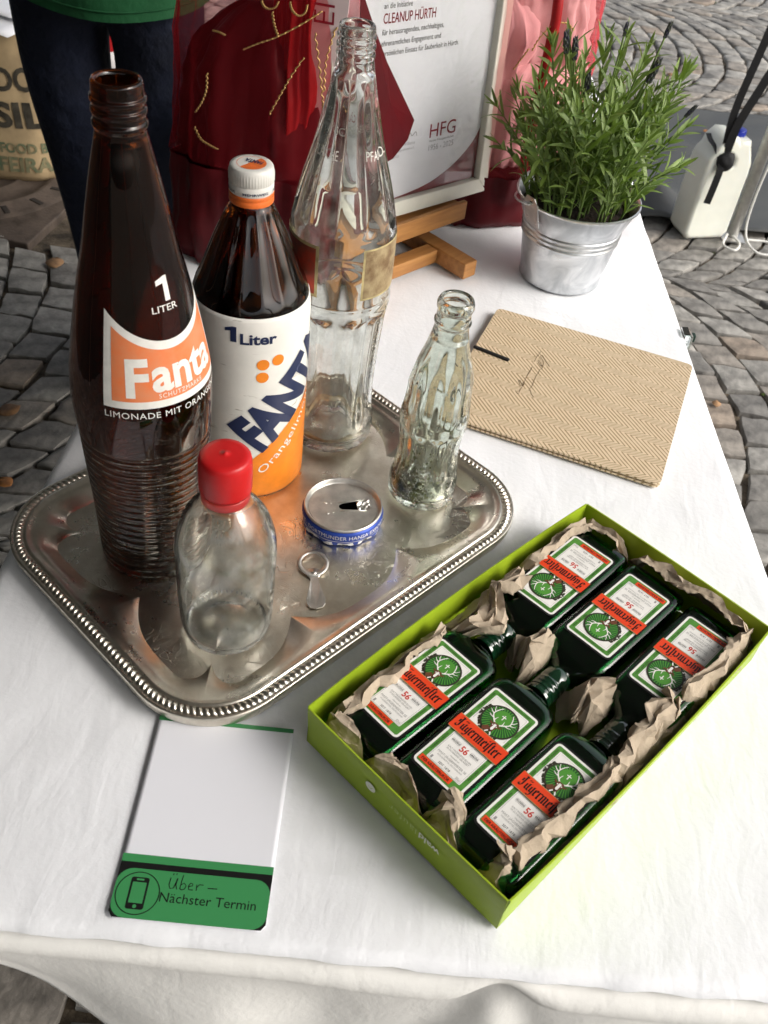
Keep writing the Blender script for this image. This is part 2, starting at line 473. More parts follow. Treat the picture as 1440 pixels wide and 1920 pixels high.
# the second cloth: a soft roll along the front edge and the hanging skirt with its gathered knot
V = []; F = []; NXs = 170; KNOT = .104
prof_n = 34
for i in range(NXs + 1):
    x = -.29 + (.352 + .29) * i / NXs
    kn = exp(-((x - KNOT) / .020) ** 2); y0 = y_front(x)
    R = (.0125 + .002 * gnoise(x * 11, 0, 3) + .0015 * sin(x * 9)) * (1 - .55 * kn)
    hem = -.087 - 1.35 * (x + .195) + .012 * gnoise(x * 12, 1, 1); hem = max(-.36, min(-.045, hem))
    pts = []
    for t in range(15):
        be = radians(165 * t / 14)
        pts.append((y0 + .004 - R * sin(be), -.0110 - R + R * cos(be) + .0060 * kn))
    ly, lz = pts[-1]
    for t in range(1, prof_n - 14):
        f = t / (prof_n - 15); z = lz + (hem - lz) * f
        d = (lz - z)
        fold = .009 * sin(x * 26 + 3 * gnoise(x * 5, 0, 4) + d * 9) * min(1, d / .08) + .006 * gnoise(x * 16, z * 7, 2) * min(1, d / .05)
        rad = .006 * exp(-((x - KNOT - .12 * d * sin(7 * d + 1)) / (.012 + .35 * d)) ** 2) * cos((x - KNOT) / (.005 + .30 * d) * 1.6) * min(1, d / .03)
        sag = -.008 * sin(min(1, f * 1.3) * pi) * (.6 + .4 * sin(x * 8))
        pts.append((ly + .003 * min(1, d / .02) + fold - rad + sag, z))
    for (yy, zz) in pts: V.append((x, yy, zz + TZ))
np_ = len(pts)
for i in range(NXs):
    for k in range(np_ - 1): F.append((i * np_ + k, i * np_ + k + 1, (i + 1) * np_ + k + 1, (i + 1) * np_ + k))
sk = mesh('table_skirt', V, F, m_cloth2); tag(sk, 'ivory cloth skirt rolled and gathered along the front table edge', 'table skirt')
sm = sk.modifiers.new('thickness', 'SOLIDIFY'); sm.thickness = .0009; sm.offset = 0
# clear table clip on the right-hand edge
m_clear = mat('clear plastic', (.80, .88, .86), .02, trans=1, ior=1.47)
m_dkgreen = mat('dark green plastic', (.01, .03, .02), .4)
cl = thing('tablecloth_clip', 'clear plastic clip on the right table edge beside the notebook', 'clip', (x_right(.925) + .002, .925, TZ), radians(4))
cl.scale = (.75, .6, .7)
V, F = fill2d([[(-.003, .0035), (.006, .0045), (.011, .001), (.011, -.034), (.006, -.038), (-.012, -.036), (-.012, -.034), (.004, -.035), (.008, -.032), (.008, -.001), (.004, .0022), (-.003, .0013)]], extrude=.014)
mesh('clip_body', [(x, z, y) for x, y, z in V], F, m_clear, cl, smooth=False)
from_bm('grip', boxbm(.006, .012, .012, .001, loc=(.014, 0, -.006)), m_dkgreen, cl)

# ------------------------------------------------------------------ gazebo whose leg stands on the right
m_alu = mat('brushed aluminium', (.62, .61, .58), .42, metal=.85, var=.12, vscale=60, rvar=.1)
m_canvas = mat('canopy fabric', (.30, .30, .28), .85, var=.05, vscale=5)
N = m_canvas.node_tree.nodes; L = m_canvas.node_tree.links; tl_ = N.new('ShaderNodeBsdfTranslucent'); tl_.inputs[0].default_value = (.62, .63, .62, 1); mx = N.new('ShaderNodeMixShader'); mx.inputs[0].default_value = .25
L.new(_p(m_canvas.node_tree).outputs[0], mx.inputs[1]); L.new(tl_.outputs[0], mx.inputs[2]); L.new(mx.outputs[0], N['Material Output'].inputs['Surface'])
GX, GY = .93, 2.76
gz = thing('gazebo', 'aluminium gazebo leg standing beside the water canister', 'gazebo', (GX, GY, 0))
GL = 6.0  # unseen roof length stretched towards the viewer to keep sky out of bottle reflections
for lx, ly in ((0, 0), (-3.0, 0), (0, -GL / 2), (-3.0, -GL / 2), (0, -GL), (-3.0, -GL)):
    V, F = tube([(lx, ly, .008), (lx, ly, 2.15)], .0165, 16); mesh('leg', V, F, m_alu, gz)
    V, F = tube([(lx, ly, .85), (lx, ly, 2.16)], .021, 16); mesh('sleeve', V, F, m_alu, gz)
    from_bm('foot_plate', boxbm(.07, .07, .006, .001, loc=(lx, ly, .010)), m_alu, gz)
V = [(.05, .05, 2.12), (-3.05, .05, 2.12), (-3.05, -GL - .05, 2.12), (.05, -GL - .05, 2.12), (-1.5, -1.5, 2.85), (-1.5, -GL + 1.5, 2.85)]
F = [(0, 1, 4), (1, 2, 5, 4), (2, 3, 5), (3, 0, 4, 5)]
cb = mesh('canopy', V, F, m_canvas, gz, smooth=False); cb.modifiers.new('thickness', 'SOLIDIFY').thickness = .002
V = []; F = []; e_ = .052
for i, (a, b) in enumerate((((e_, e_), (-3 - e_, e_)), ((-3 - e_, e_), (-3 - e_, -GL - e_)), ((-3 - e_, -GL - e_), (e_, -GL - e_)), ((e_, -GL - e_), (e_, e_)))):
    b0 = len(V); V += [(*a, 2.12), (*b, 2.12), (*b, 1.96), (*a, 1.96)]; F.append((b0, b0 + 1, b0 + 2, b0 + 3))
cb = mesh('valance', V, F, m_canvas, gz, smooth=False); cb.modifiers.new('thickness', 'SOLIDIFY').thickness = .002
m_shade_wall = mat('added shade wall fabric', (.05, .055, .05), .9, var=.1, vscale=4)  # unseen wall, added only to darken the ground on the left
V, F = [], []
for i in range(61):
    for j in range(2):
        y = .03 - (GL + .06) * i / 60; V.append((-3.03 + .02 * sin(i * 1.3), y, .03 + 2.05 * j))
for i in range(60): F.append((i * 2, i * 2 + 1, i * 2 + 3, i * 2 + 2))
cb = mesh('side_wall', V, F, m_shade_wall, gz); cb.modifiers.new('thickness', 'SOLIDIFY').thickness = .002  # added shade panel, not a known part of the gazebo

# ------------------------------------------------------------------ silver tray
def silver():
    m = mat('tarnished silver', (.60, .565, .50), .2, metal=1.0); nt = m.node_tree; N = nt.nodes; L = nt.links; P = _p(nt)
    tc = N.new('ShaderNodeTexCoord')
    nz = N.new('ShaderNodeTexNoise'); nz.inputs['Scale'].default_value = 22; nz.inputs['Detail'].default_value = 8; nz.inputs['Roughness'].default_value = .65
    L.new(tc.outputs['Object'], nz.inputs['Vector'])
    cr = N.new('ShaderNodeValToRGB'); e = cr.color_ramp.elements
    e[0].position = .30; e[0].color = (.52, .46, .365, 1); e[1].position = .62; e[1].color = (.83, .79, .69, 1)
    L.new(nz.outputs[0], cr.inputs[0]); L.new(cr.outputs[0], P.inputs['Base Color'])
    mr = N.new('ShaderNodeMapRange'); mr.inputs[1].default_value = .3; mr.inputs[2].default_value = .7; mr.inputs[3].default_value = .37; mr.inputs[4].default_value = .23
    L.new(nz.outputs[0], mr.inputs[0]); L.new(mr.outputs[0], P.inputs['Roughness'])
    return m
m_silver = silver()
def engraved():
    m = silver(); m.name = 'engraved silver'; nt = m.node_tree; N = nt.nodes; L = nt.links; P = _p(nt)
    tc = N.new('ShaderNodeTexCoord')
    # swirling scrolls: iso-lines of a distorted noise, only where a second mask lets them be
    n1 = N.new('ShaderNodeTexNoise'); n1.inputs['Scale'].default_value = 34; n1.inputs['Detail'].default_value = 1; n1.inputs['Distortion'].default_value = 2.2
    L.new(tc.outputs['Object'], n1.inputs['Vector'])
    w = N.new('ShaderNodeMath'); w.operation = 'MULTIPLY'; w.inputs[1].default_value = 34; L.new(n1.outputs[0], w.inputs[0])
    sn = N.new('ShaderNodeMath'); sn.operation = 'SINE'; L.new(w.outputs[0], sn.inputs[0])
    ab = N.new('ShaderNodeMath'); ab.operation = 'ABSOLUTE'; L.new(sn.outputs[0], ab.inputs[0])
    st = N.new('ShaderNodeMapRange'); st.inputs[1].default_value = .0; st.inputs[2].default_value = .35; L.new(ab.outputs[0], st.inputs[0])
    n2 = N.new('ShaderNodeTexNoise'); n2.inputs['Scale'].default_value = 13; n2.inputs['Detail'].default_value = 2; L.new(tc.outputs['Object'], n2.inputs['Vector'])
    mk = N.new('ShaderNodeMapRange'); mk.inputs[1].default_value = .40; mk.inputs[2].default_value = .50; L.new(n2.outputs[0], mk.inputs[0])
    mx = N.new('ShaderNodeMix'); mx.inputs[2].default_value = 1.0; L.new(mk.outputs[0], mx.inputs[0]); L.new(st.outputs[0], mx.inputs[3])
    n3 = N.new('ShaderNodeTexNoise'); n3.inputs['Scale'].default_value = 18; L.new(tc.outputs['Object'], n3.inputs['Vector'])
    b0 = N.new('ShaderNodeBump'); b0.inputs['Strength'].default_value = .10; b0.inputs['Distance'].default_value = .002; L.new(n3.outputs[0], b0.inputs['Height'])
    bp = N.new('ShaderNodeBump'); bp.inputs['Strength'].default_value = .5; bp.inputs['Distance'].default_value = .00030
    L.new(mx.outputs[0], bp.inputs['Height']); L.new(b0.outputs[0], bp.inputs['Normal']); L.new(bp.outputs[0], P.inputs['Normal'])
    return m
m_engr = engraved()

TH = radians(50)
def uv(u, v, z=0.): return (u * cos(TH) - v * sin(TH), u * sin(TH) + v * cos(TH), z + TZ)
TA, TB, TR = .1785, .1355, .062
tray = thing('serving_tray', 'tarnished silver tray with beaded rim holding the bottles', 'tray', uv(.3615, .417, .0006), TH)
def tray_path():
    """perimeter points: core point, normal, and a lobe phase that is an integer at each cusp"""
    out = []; a, b = TA - TR, TB - TR; arc = pi / 2 * TR
    sides = [((a, -b), (a, b), 0, 2), ((a, b), (-a, b), 90, 3), ((-a, b), (-a, -b), 180, 2), ((-a, -b), (a, -b), 270, 3)]
    pos = 0.
    for p, q, ang, lobes in sides:
        L = hypot(q[0] - p[0], q[1] - p[1]); tot = L + arc; n = int(tot / .00058)
        for k in range(n):
            d = tot * k / n - 0  # starts at the middle of the previous corner
            if d < arc / 2:
                al = radians(ang - 45) + (d / arc) * pi / 2; core = p
            elif d < arc / 2 + L:
                al = radians(ang); f = (d - arc / 2) / L; core = (p[0] + (q[0] - p[0]) * f, p[1] + (q[1] - p[1]) * f)
            else:
                al = radians(ang) + ((d - arc / 2 - L) / arc) * pi / 2; core = q
            out.append((core, (cos(al), sin(al)), lobes * d / tot, pos + d))
        pos += tot
    return out, pos
path, PER = tray_path()
NB = round(PER / .0047)
V = []; Fz = {'rim': [], 'well': [], 'floor': []}
levels = [('rim', .0012, .0005), ('rim', -.0004, .004), ('rim', -.0012, .0095), ('rim', -.0012, .0118), ('rim', -.0003, .0128), ('rim', .0010, .0126)]
nb0 = len(levels)
for k in range(9): levels.append(('bead', .0014 + .0068 * k / 8, k / 8))
levels += [('well', .0088, .0124), ('well', .0098, .0136), ('well', .0112, .0136), ('well', .0125, .0122), ('well', .016, .0118)]
nw = 11
for k in range(1, nw + 1): levels.append(('wall', 0, k / nw))
nrows = len(levels)
for core, nn, ph, s_ in path:
    cusp = (1 - abs(sin(pi * ph))); D = .0290 + .0215 * cusp ** 1.6
    for kd, d, z in levels:
        if kd == 'bead':
            v = z; b = abs(sin(pi * (s_ / PER * NB + .55 * v))); z = .0121 + .0026 * sin(pi * v) ** .7 * (b ** .6)
        elif kd == 'wall':
            f = z; e = f * f * (3 - 2 * f); d = .016 + (D - .016) * f
            z = .004 + .0078 * (.5 * (1 - f) ** .55 + .5 * (1 - e))
        V.append((core[0] + nn[0] * (TR - d), core[1] + nn[1] * (TR - d), z))
n = len(path)
FR, FW = [], []
for i in range(n):
    j = (i + 1) % n
    for k in range(nrows - 1):
        f = (i * nrows + k, j * nrows + k, j * nrows + k + 1, i * nrows + k + 1)
        (FR if k < nb0 + 9 else FW).append(f)
def sub(V, F):
    ids = sorted(set(i for f in F for i in f)); mp = {a: b for b, a in enumerate(ids)}
    return [V[i] for i in ids], [tuple(mp[i] for i in f) for f in F]
a, b = sub(V, FR); mesh('beaded_rim', a, b, m_silver, tray)
a, b = sub(V, FW); mesh('well', a, b, m_silver, tray)
ring = [V[i * nrows + nrows - 1] for i in range(0, n, 3)]
Vf = []; Ff = []; m_ = len(ring)
for f in (0, .25, .5, .75):
    for p in ring: Vf.append((p[0] * (1 - f), p[1] * (1 - f), .004))
Vf.append((0, 0, .004))
for l in range(3):
    for k in range(m_): Ff.append((l * m_ + k, l * m_ + (k + 1) % m_, (l + 1) * m_ + (k + 1) % m_, (l + 1) * m_ + k))
for k in range(m_): Ff.append((3 * m_ + k, 3 * m_ + (k + 1) % m_, 4 * m_))
mesh('engraved_floor', Vf, Ff, m_engr, tray)
TF = TZ + .0049                                  # top of the tray floor

# ------------------------------------------------------------------ glass bottles
def glass(name, col, rough=.0, ior=1.5, dirt=None):
    m = mat(name, col, rough, trans=1, ior=ior)
    nt = m.node_tree; N = nt.nodes; L = nt.links; P = _p(nt); tc = N.new('ShaderNodeTexCoord')
    nz = N.new('ShaderNodeTexNoise'); nz.inputs['Scale'].default_value = 28; nz.inputs['Detail'].default_value = 2
    L.new(tc.outputs['Object'], nz.inputs['Vector'])
    bp = N.new('ShaderNodeBump'); bp.inputs['Strength'].default_value = .12; bp.inputs['Distance'].default_value = .002
    L.new(nz.outputs[0], bp.inputs['Height']); L.new(bp.outputs[0], P.inputs['Normal'])
    if dirt:
        # dust and lime specks / scuffs: a rough pale film where the mask is high, in a band of heights
        dcol, z0, z1, sc, lo, hi, ring = dirt
        n2 = N.new('ShaderNodeTexNoise'); n2.inputs['Scale'].default_value = sc; n2.inputs['Detail'].default_value = 8; n2.inputs['Roughness'].default_value = .75
        L.new(tc.outputs['Object'], n2.inputs['Vector'])
        mr = N.new('ShaderNodeMapRange'); mr.inputs[1].default_value = lo; mr.inputs[2].default_value = hi; L.new(n2.outputs[0], mr.inputs[0])
        sx = N.new('ShaderNodeSeparateXYZ'); L.new(tc.outputs['Object'], sx.inputs[0])
        m1 = N.new('ShaderNodeMapRange'); m1.inputs[1].default_value = z1; m1.inputs[2].default_value = z0; L.new(sx.outputs[2], m1.inputs[0])
        mu = N.new('ShaderNodeMath'); mu.operation = 'MULTIPLY'; L.new(mr.outputs[0], mu.inputs[0]); L.new(m1.outputs[0], mu.inputs[1])
        last = mu
        if ring:
            wv = N.new('ShaderNodeMath'); wv.operation = 'MULTIPLY'; wv.inputs[1].default_value = 2 * pi / ring; L.new(sx.outputs[2], wv.inputs[0])
            cs = N.new('ShaderNodeMath'); cs.operation = 'COSINE'; L.new(wv.outputs[0], cs.inputs[0])
            m2 = N.new('ShaderNodeMapRange'); m2.inputs[1].default_value = .72; m2.inputs[2].default_value = .98; L.new(cs.outputs[0], m2.inputs[0])
            mm = N.new('ShaderNodeMath'); mm.operation = 'MULTIPLY'; L.new(mu.outputs[0], mm.inputs[0]); L.new(m2.outputs[0], mm.inputs[1]); last = mm
        df = N.new('ShaderNodeBsdfDiffuse'); df.inputs[0].default_value = (*dcol, 1)
        ms = N.new('ShaderNodeMixShader'); L.new(last.outputs[0], ms.inputs[0]); L.new(P.outputs[0], ms.inputs[1]); L.new(df.outputs[0], ms.inputs[2])
        L.new(ms.outputs[0], N['Material Output'].inputs['Surface'])
    return m

def bottle_mesh(name, outer, wall, m, parent, base_t=.006, n=96, mod=None, rim_in=None, span=6, fine=None):
    """outer: (z, r) from the base edge up to the lip. adds a punt, a lip and an inner wall; one closed skin"""
    O = [(p.y, p.x) for p in [Vector((z, r, 0)) for z, r in outer]] if span == 0 else [(p[1], p[0]) for p in spl([(z, r, 0) for z, r in outer], span)]
    r0, z0 = O[0]
    prof = [(0, z0 + .004), (r0 * .45, z0 + .0035), (r0 * .72, z0 + .0012), (r0 * .86, z0)] + O
    no = len(prof); rt, zt = O[-1]
    ri = rim_in or rt - wall * 1.1
    prof += [(rt - .0006, zt + .0012), ((rt + ri) / 2, zt + .0016), (ri + .0005, zt + .0010), (ri, zt - .001)]
    inn = []
    for r, z in O[::-1]:
        if z > zt - .002 or z < z0 + base_t + .003: continue
        inn.append((max(.004, min(r - wall, 1 if z < zt - .03 else ri + 0)), z))
    prof += inn; rl, zl = prof[-1]
    prof += [(rl * .93, z0 + base_t + .0012), (rl * .7, z0 + base_t), (0, z0 + base_t + .002)]
    V, F = lathe(prof, n, (lambda i, r, z, a: mod(r, z, a) if 4 <= i < no else r) if mod else None)
    F = [tuple(f) for f in F]
    return mesh(name, V, F, m, parent)

def smooth(a, b, x): t = max(0, min(1, (x - a) / (b - a))); return t * t * (3 - 2 * t)
def lathe_fn(prof, phi0, rref):
    def fn(x, z, l):
        a = phi0 + x / rref; r = interp(z, prof) + l
        return (r * cos(a), r * sin(a), z)
    return fn

def one(pr, x, y, h, w, m, l, st=.46):
    """the figure 1 with a slanted flag"""
    pr.poly([(x + w * (1 - st), y), (x + w, y), (x + w, y + h), (x + w * (1.15 - st), y + h), (x, y + h * .86), (x, y + h * .66), (x + w * (1 - st), y + h * .72)], m, l)
m_ink_w = mat('white enamel print', (.80, .79, .74), .45, var=.06, vscale=120)
m_ink_o = mat('orange enamel print', (.80, .20, .06), .5, var=.22, vscale=60, col2=(.72, .26, .12))

# --- brown ring bottle
BX, BY = -.1718, .5005
FA = atan2(-BY, -BX)
amber = thing('ribbed_brown_bottle', 'tall ribbed brown glass bottle with orange and white print, open neck', 'bottle', (BX, BY, TF), 0, tilt=radians(.45))
m_amber = glass('brown bottle glass', (.21, .044, .004), .01, dirt=((.36, .33, .27), .124, .128, 95, .47, .68, .0063))
out = [(.0, .0375), (.003, .0392), (.010, .0400), (.03, .0405), (.06, .0413), (.09, .0428), (.118, .0441), (.128, .0447), (.140, .0455), (.152, .0459), (.165, .0453), (.180, .0436), (.207, .0389), (.2335, .0336),
       (.256, .0283), (.283, .0230), (.304, .0185), (.318, .0153), (.3245, .0140), (.3262, .0143), (.3275, .0150), (.3290, .0150), (.3300, .0146), (.331, .0142), (.3335, .0142), (.3345, .0149), (.3365, .0149), (.3375, .0141),
       (.3395, .0141), (.3405, .0149), (.3425, .0149), (.3435, .0140), (.346, .0138), (.350, .0136)]
def amb_mod(r, z, a):
    if .006 < z < .128:
        w = .5 + .5 * cos(2 * pi * z / .0063); return r - .0007 * (1 - w ** .8) * smooth(.006, .012, z) * (1 - smooth(.122, .128, z))
    return r
o2 = [(p[1], p[0]) for p in spl([(z, r, 0) for z, r in out if z <= .128], 2)]
fine = [(.0063 * k / 8, 0) for k in range(0, 163)]
base_tab = [(p[0], p[1]) for p in spl([(z, r, 0) for z, r in out], 6)]
rib = [(z, interp(z, base_tab)) for z in [0, .0015, .003, .0045] + [.006 + .0063 * k / 7 for k in range(0, 136)] if z < .128]
rest = [(p[0], p[1]) for p in spl([(z, r, 0) for z, r in out if z >= .128], 6)]
bottle_mesh('glass_body', rib + rest, .0033, m_amber, amber, n=110, mod=amb_mod, rim_in=.0105, span=0)
fn = lathe_fn(base_tab, FA, .045); dg_ = lambda d: .045 * radians(d)
def arcz(p): return .2113 + .0203 * ((p - 30) / 62) ** 2
pr = Print()
up = [(dg_(p), arcz(p)) for p in range(-32, 93, 4)]
pr.poly([(dg_(-32.6), .1680), (dg_(92.6), .1680)] + up[::-1], 0, .0003)
upi = [(dg_(p), arcz(p) - .0055) for p in range(-25, 86, 4)]
pr.poly([(dg_(-25.4), .1732), (dg_(85.4), .1732)] + upi[::-1], 1, .00042)
pr.text('F', dg_(-13.8), .1772, .0240, 0, .00052, w=dg_(19), bold=.035)
pr.text('anta', dg_(7.5), .1800, .0222, 0, .00052, w=dg_(69), bold=.03)
pr.text('SCHUTZMARKE', dg_(12), .1747, .0031, 0, .00052, w=dg_(43), spacing=1.2)
pr.text('LIMONADE MIT ORANGENSAFT', dg_(-32), .1607, .0044, 0, .0003, w=dg_(128), spacing=1.1)
one(pr, dg_(22.5), .2347, .0148, .0112, 0, .0003, .42)
pr.text('LITER', dg_(14.8), .2288, .0040, 0, .0003, w=dg_(28.5), bold=.004)
pr.build('printed_label', [m_ink_w, m_ink_o], amber, fn, .0025, .004)

# --- brown litre bottle with the white sleeve label
MX, MY = -.1190, .6091
FMd = atan2(-MY, -MX)
mid = thing('sleeved_brown_bottle', 'brown glass bottle with white and orange sleeve label and white screw cap', 'bottle', (MX, MY, TF))
m_amber2 = glass('brown glass smooth', (.24, .056, .006), .0)
mo = [(.0, .0405), (.003, .0422), (.012, .0428), (.08, .0433), (.15, .0438), (.160, .0438), (.168, .0430), (.177, .0412), (.1895, .0358), (.203, .0306), (.216, .0254), (.228, .0198), (.236, .0160), (.240, .0140), (.246, .0131), (.262, .0128)]
mtab = [(p[0], p[1]) for p in spl([(z, r, 0) for z, r in mo], 6)]
def mid_mod(r, z, a):
    k = smooth(.172, .186, z) * (1 - smooth(.226, .240, z)); return r - .0016 * k * abs(sin(8 * a)) ** .8
bottle_mesh('glass_body', mo, .003, m_amber2, mid, mod=mid_mod, n=128)
m_slv = mat('white sleeve', (.80, .79, .74), .5, var=.05, vscale=40)
# scuffs on the sleeve
nt = m_slv.node_tree; N = nt.nodes; L = nt.links
tc = N.new('ShaderNodeTexCoord'); mp = N.new('ShaderNodeMapping'); mp.inputs['Scale'].default_value = (40, 40, 210); L.new(tc.outputs['Object'], mp.inputs[0])
nz = N.new('ShaderNodeTexNoise'); nz.inputs['Scale'].default_value = 1.0; nz.inputs['Detail'].default_value = 6; nz.inputs['Distortion'].default_value = .8; L.new(mp.outputs[0], nz.inputs[0])
mr = N.new('ShaderNodeMapRange'); mr.inputs[1].default_value = .66; mr.inputs[2].default_value = .74; L.new(nz.outputs[0], mr.inputs[0])
mx = N.new('ShaderNodeMix'); mx.data_type = 'RGBA'; mx.inputs[7].default_value = (.33, .30, .25, 1)
src = _p(nt).inputs['Base Color'].links[0].from_socket; L.new(mr.outputs[0], mx.inputs[0]); L.new(src, mx.inputs[6]); L.new(mx.outputs[2], _p(nt).inputs['Base Color'])
sl = [(z, interp(z, mtab) + .0005) for z in [.0005, .002, .004, .008, .02, .06, .1, .14, .155, .163, .168, .1715]]
sl_t = [(z, r) for z, r in sl]
V, F = lathe([(r, z) for z, r in sl] + [(sl[-1][1] - .0006, sl[-1][0] + .0001)], 96); slv = mesh('sleeve_label', V, F, m_slv, mid)
m_navy = mat('navy print', (.012, .022, .075), .45); m_or2 = mat('orange print', (.86, .25, .02), .5, var=.08, vscale=90)
fn = lathe_fn(sl_t, FMd, .044); d4 = lambda d: .044 * radians(d)
pr = Print()
cur = spl([(-.060, .0006, 0), (-.045, .006, 0), (-.025, .019, 0), (-.010, .0315, 0), (.003, .0440, 0), (.0228, .0635, 0), (.040, .0785, 0), (.0546, .0880, 0), (.075, .0985, 0), (.095, .104, 0)], 4)
pr.poly([(-.062, .0004), (.095, .0004)] + [(p.x, p.y) for p in cur][::-1], 1, .0003)
pr.text('FANTA', .0062, .0495, .0335, 0, .0004, w=.112, rot=radians(45), bold=.055, shear=-.05, spacing=.93)
for cx, cz in ((.0088, .1335), (.0203, .1358), (.0084, .1222)): pr.ell(cx, cz, .0047, None, 1, .0003)
one(pr, d4(-24.5), .1526, .0124, .0085, 0, .0003, .52)
pr.text('Liter', d4(-10), .1516, .0084, 0, .0003, w=d4(34.5), bold=.03)
pr.text('Orangelimonade', .0095, .0265, .0070, 2, .0005, w=.098, rot=radians(47.5), bold=.0, spacing=1.05)
pr.text('Schutzmarke', .0455, .079, .0021, 0, .0004, rot=radians(42))
pr.build('lettering', [m_navy, m_or2, m_ink_w], slv, fn, .0025, .004)
# screw cap
m_capw = mat('white cap lacquer', (.78, .77, .72), .35, var=.05, vscale=120); m_capo = mat('orange cap lacquer', (.80, .17, .03), .4, var=.15, vscale=150)
def knurl(i, r, z, a): return r + (.00035 * (.5 + .5 * cos(48 * a)) if .2545 < z < .2615 else 0)
V, F = lathe([(.0148, .2475), (.0152, .2480), (.0153, .2530), (.0149, .2538), (.0149, .2545), (.0152, .2550), (.0152, .2610), (.0151, .2625), (.0146, .2645), (.0138, .2654), (.0110, .2656), (0, .2656)], 192, knurl)
cap = mesh('screw_cap', V, F, m_capw, mid, sharp=50)
V, F = lathe([(.0142, .2400), (.0152, .2404), (.0154, .2412), (.0154, .2435), (.0151, .2441), (.0151, .2447), (.0154, .2452), (.0154, .2470), (.0150, .2476), (.0144, .2476)], 96); mesh('tamper_ring', V, F, m_capo, cap, sharp=50)
pr = Print()
pr.poly([(.0098 * cos(radians(a)), .0098 * sin(radians(a))) for a in range(70, 261, 10)], 1, .0001)
pr.ring(0, 0, .0097, .0100, 1, .00012)
pr.text('FANTA', 0, -.0050, .0044, 0, .0002, w=.0125, align='c', bold=.05, rot=radians(6))
pr.text('BITTE ZUDREHEN', 0, -.0120, .0012, 0, .0001, w=.011, align='c')
rz = FMd + pi / 2 + radians(150)
pr.build('cap_print', [m_navy, m_capo], cap, lambda x, y, l: (x * cos(rz) - y * sin(rz), x * sin(rz) + y * cos(rz), .2657 + l))
pr = Print(); 
for k, w_ in enumerate(('SCHRAUBVERSCHLUSS', 'MEHRWEG', 'PFANDFLASCHE')): pr.text(w_, -.030 + .024 * k, .2493, .0016, 0, .0001, w=.018, bold=.02)
pr.build('cap_print', [m_navy], cap, lambda x, z, l: ((.0154 + l) * cos(FMd + x / .0152), (.0154 + l) * sin(FMd + x / .0152), z), .001)

# --- tall clear litre bottle
CX_, CY_ = -.0597, .6717
FB = atan2(-CY_, -CX_)
big = thing('tall_clear_bottle', 'tall clear faceted bottle with worn red and gold labels, open screw neck', 'bottle', (CX_, CY_, TF), 0, tilt=radians(-.2))
m_clear_g = glass('clear bottle glass', (.955, .975, .955), .0, dirt=((.74, .73, .66), .0, .50, 36, .46, 1.25, 0))
bo = [(.0, .0345), (.003, .0368), (.010, .0378), (.022, .0382), (.034, .0372), (.05, .0362), (.075, .0365), (.10, .0378), (.125, .0396), (.138, .0410), (.142, .0414), (.146, .0411), (.150, .0408), (.17, .0410), (.195, .0408), (.207, .0397), (.2318, .0343),
      (.263, .0254), (.2925, .0184), (.312, .0141), (.3195, .0128), (.3215, .0132), (.3235, .0134), (.3250, .0128), (.3262, .0126), (.3275, .0133), (.3295, .0133), (.3305, .0126), (.3325, .0126), (.3335, .0133), (.3352, .0133), (.3362, .0126), (.3385, .0125), (.3405, .0122)]
btab = [(p[0], p[1]) for p in spl([(z, r, 0) for z, r in bo], 6)]
def big_mod(r, z, a):
    aa = a - FB
    lo = smooth(.016, .03, z) * (1 - smooth(.128, .139, z)); up = smooth(.207, .212, z) * (1 - smooth(.285, .31, z))
    r -= .0021 * lo * (abs(sin(5 * aa)) ** 1.2)
    r -= .0024 * up * (1 - (abs(sin(5 * aa + .6))) ** .8)
    return r
bottle_mesh('glass_body', bo, .0032, m_clear_g, big, mod=big_mod, n=160, base_t=.007)
m_lred = mat('worn red label', (.42, .045, .02), .6, var=.5, vscale=70, col2=(.16, .05, .03), detail=8)
m_lgold = mat('worn gold label', (.40, .31, .17), .55, var=.5, vscale=85, col2=(.17, .10, .045), detail=9, bump=.3, bscale=300)
m_lgold2 = mat('gold border', (.48, .40, .20), .5, var=.3, vscale=120)
fn = lathe_fn(btab, FB, .041); db = lambda d: .041 * radians(d)
pr = Print(); pr.rect(db(-95), .1560, db(-23.5), .1985, 1, .0003); pr.rect(db(-92), .1585, db(-27), .1960, 0, .0004)
tag(pr.build('red_paper_label', [m_lred, m_lgold2], big, fn, .002, .006), 'worn red label with gold border')
pr = Print(); pr.rect(db(24), .1560, db(98), .1985, 1, .0003); pr.rect(db(26.5), .1575, db(96), .1970, 0, .0004)
tag(pr.build('gold_paper_label', [m_lgold, m_lgold2], big, fn, .002, .006), 'worn brownish gold label')
def fnb(x, z, l): a = FB + x / .041; r = big_mod(interp(z, btab), z, a) + l; return (r * cos(a), r * sin(a), z)
for wd, x_, w_ in (('FLASCHE', -62, 46), ('PFAND-', 31, 46), ('PFAND-FLASCHE', 130, 110)):
    pr = Print(); pr.text(wd, db(x_), .2584, .0066, 0, .0002, w=db(w_)); pr.build('enamel_lettering', [m_ink_w], big, fnb, .002, .003)
# yellowish scale left inside at the bottom
m_scale = mat('lime scale', (.42, .33, .20), .9, var=.4, vscale=120)
V, F = lathe([(.030, .0086), (.0325, .0092), (.0331, .0115), (.0333, .0128), (.0324, .0132), (.0316, .0105), (.029, .0094)], 60, lambda i, r, z, a: r - .0006 + .0006 * gnoise(cos(a) * 6, sin(a) * 6, z * 300))
mesh('lime_scale', V, F, m_scale, big)

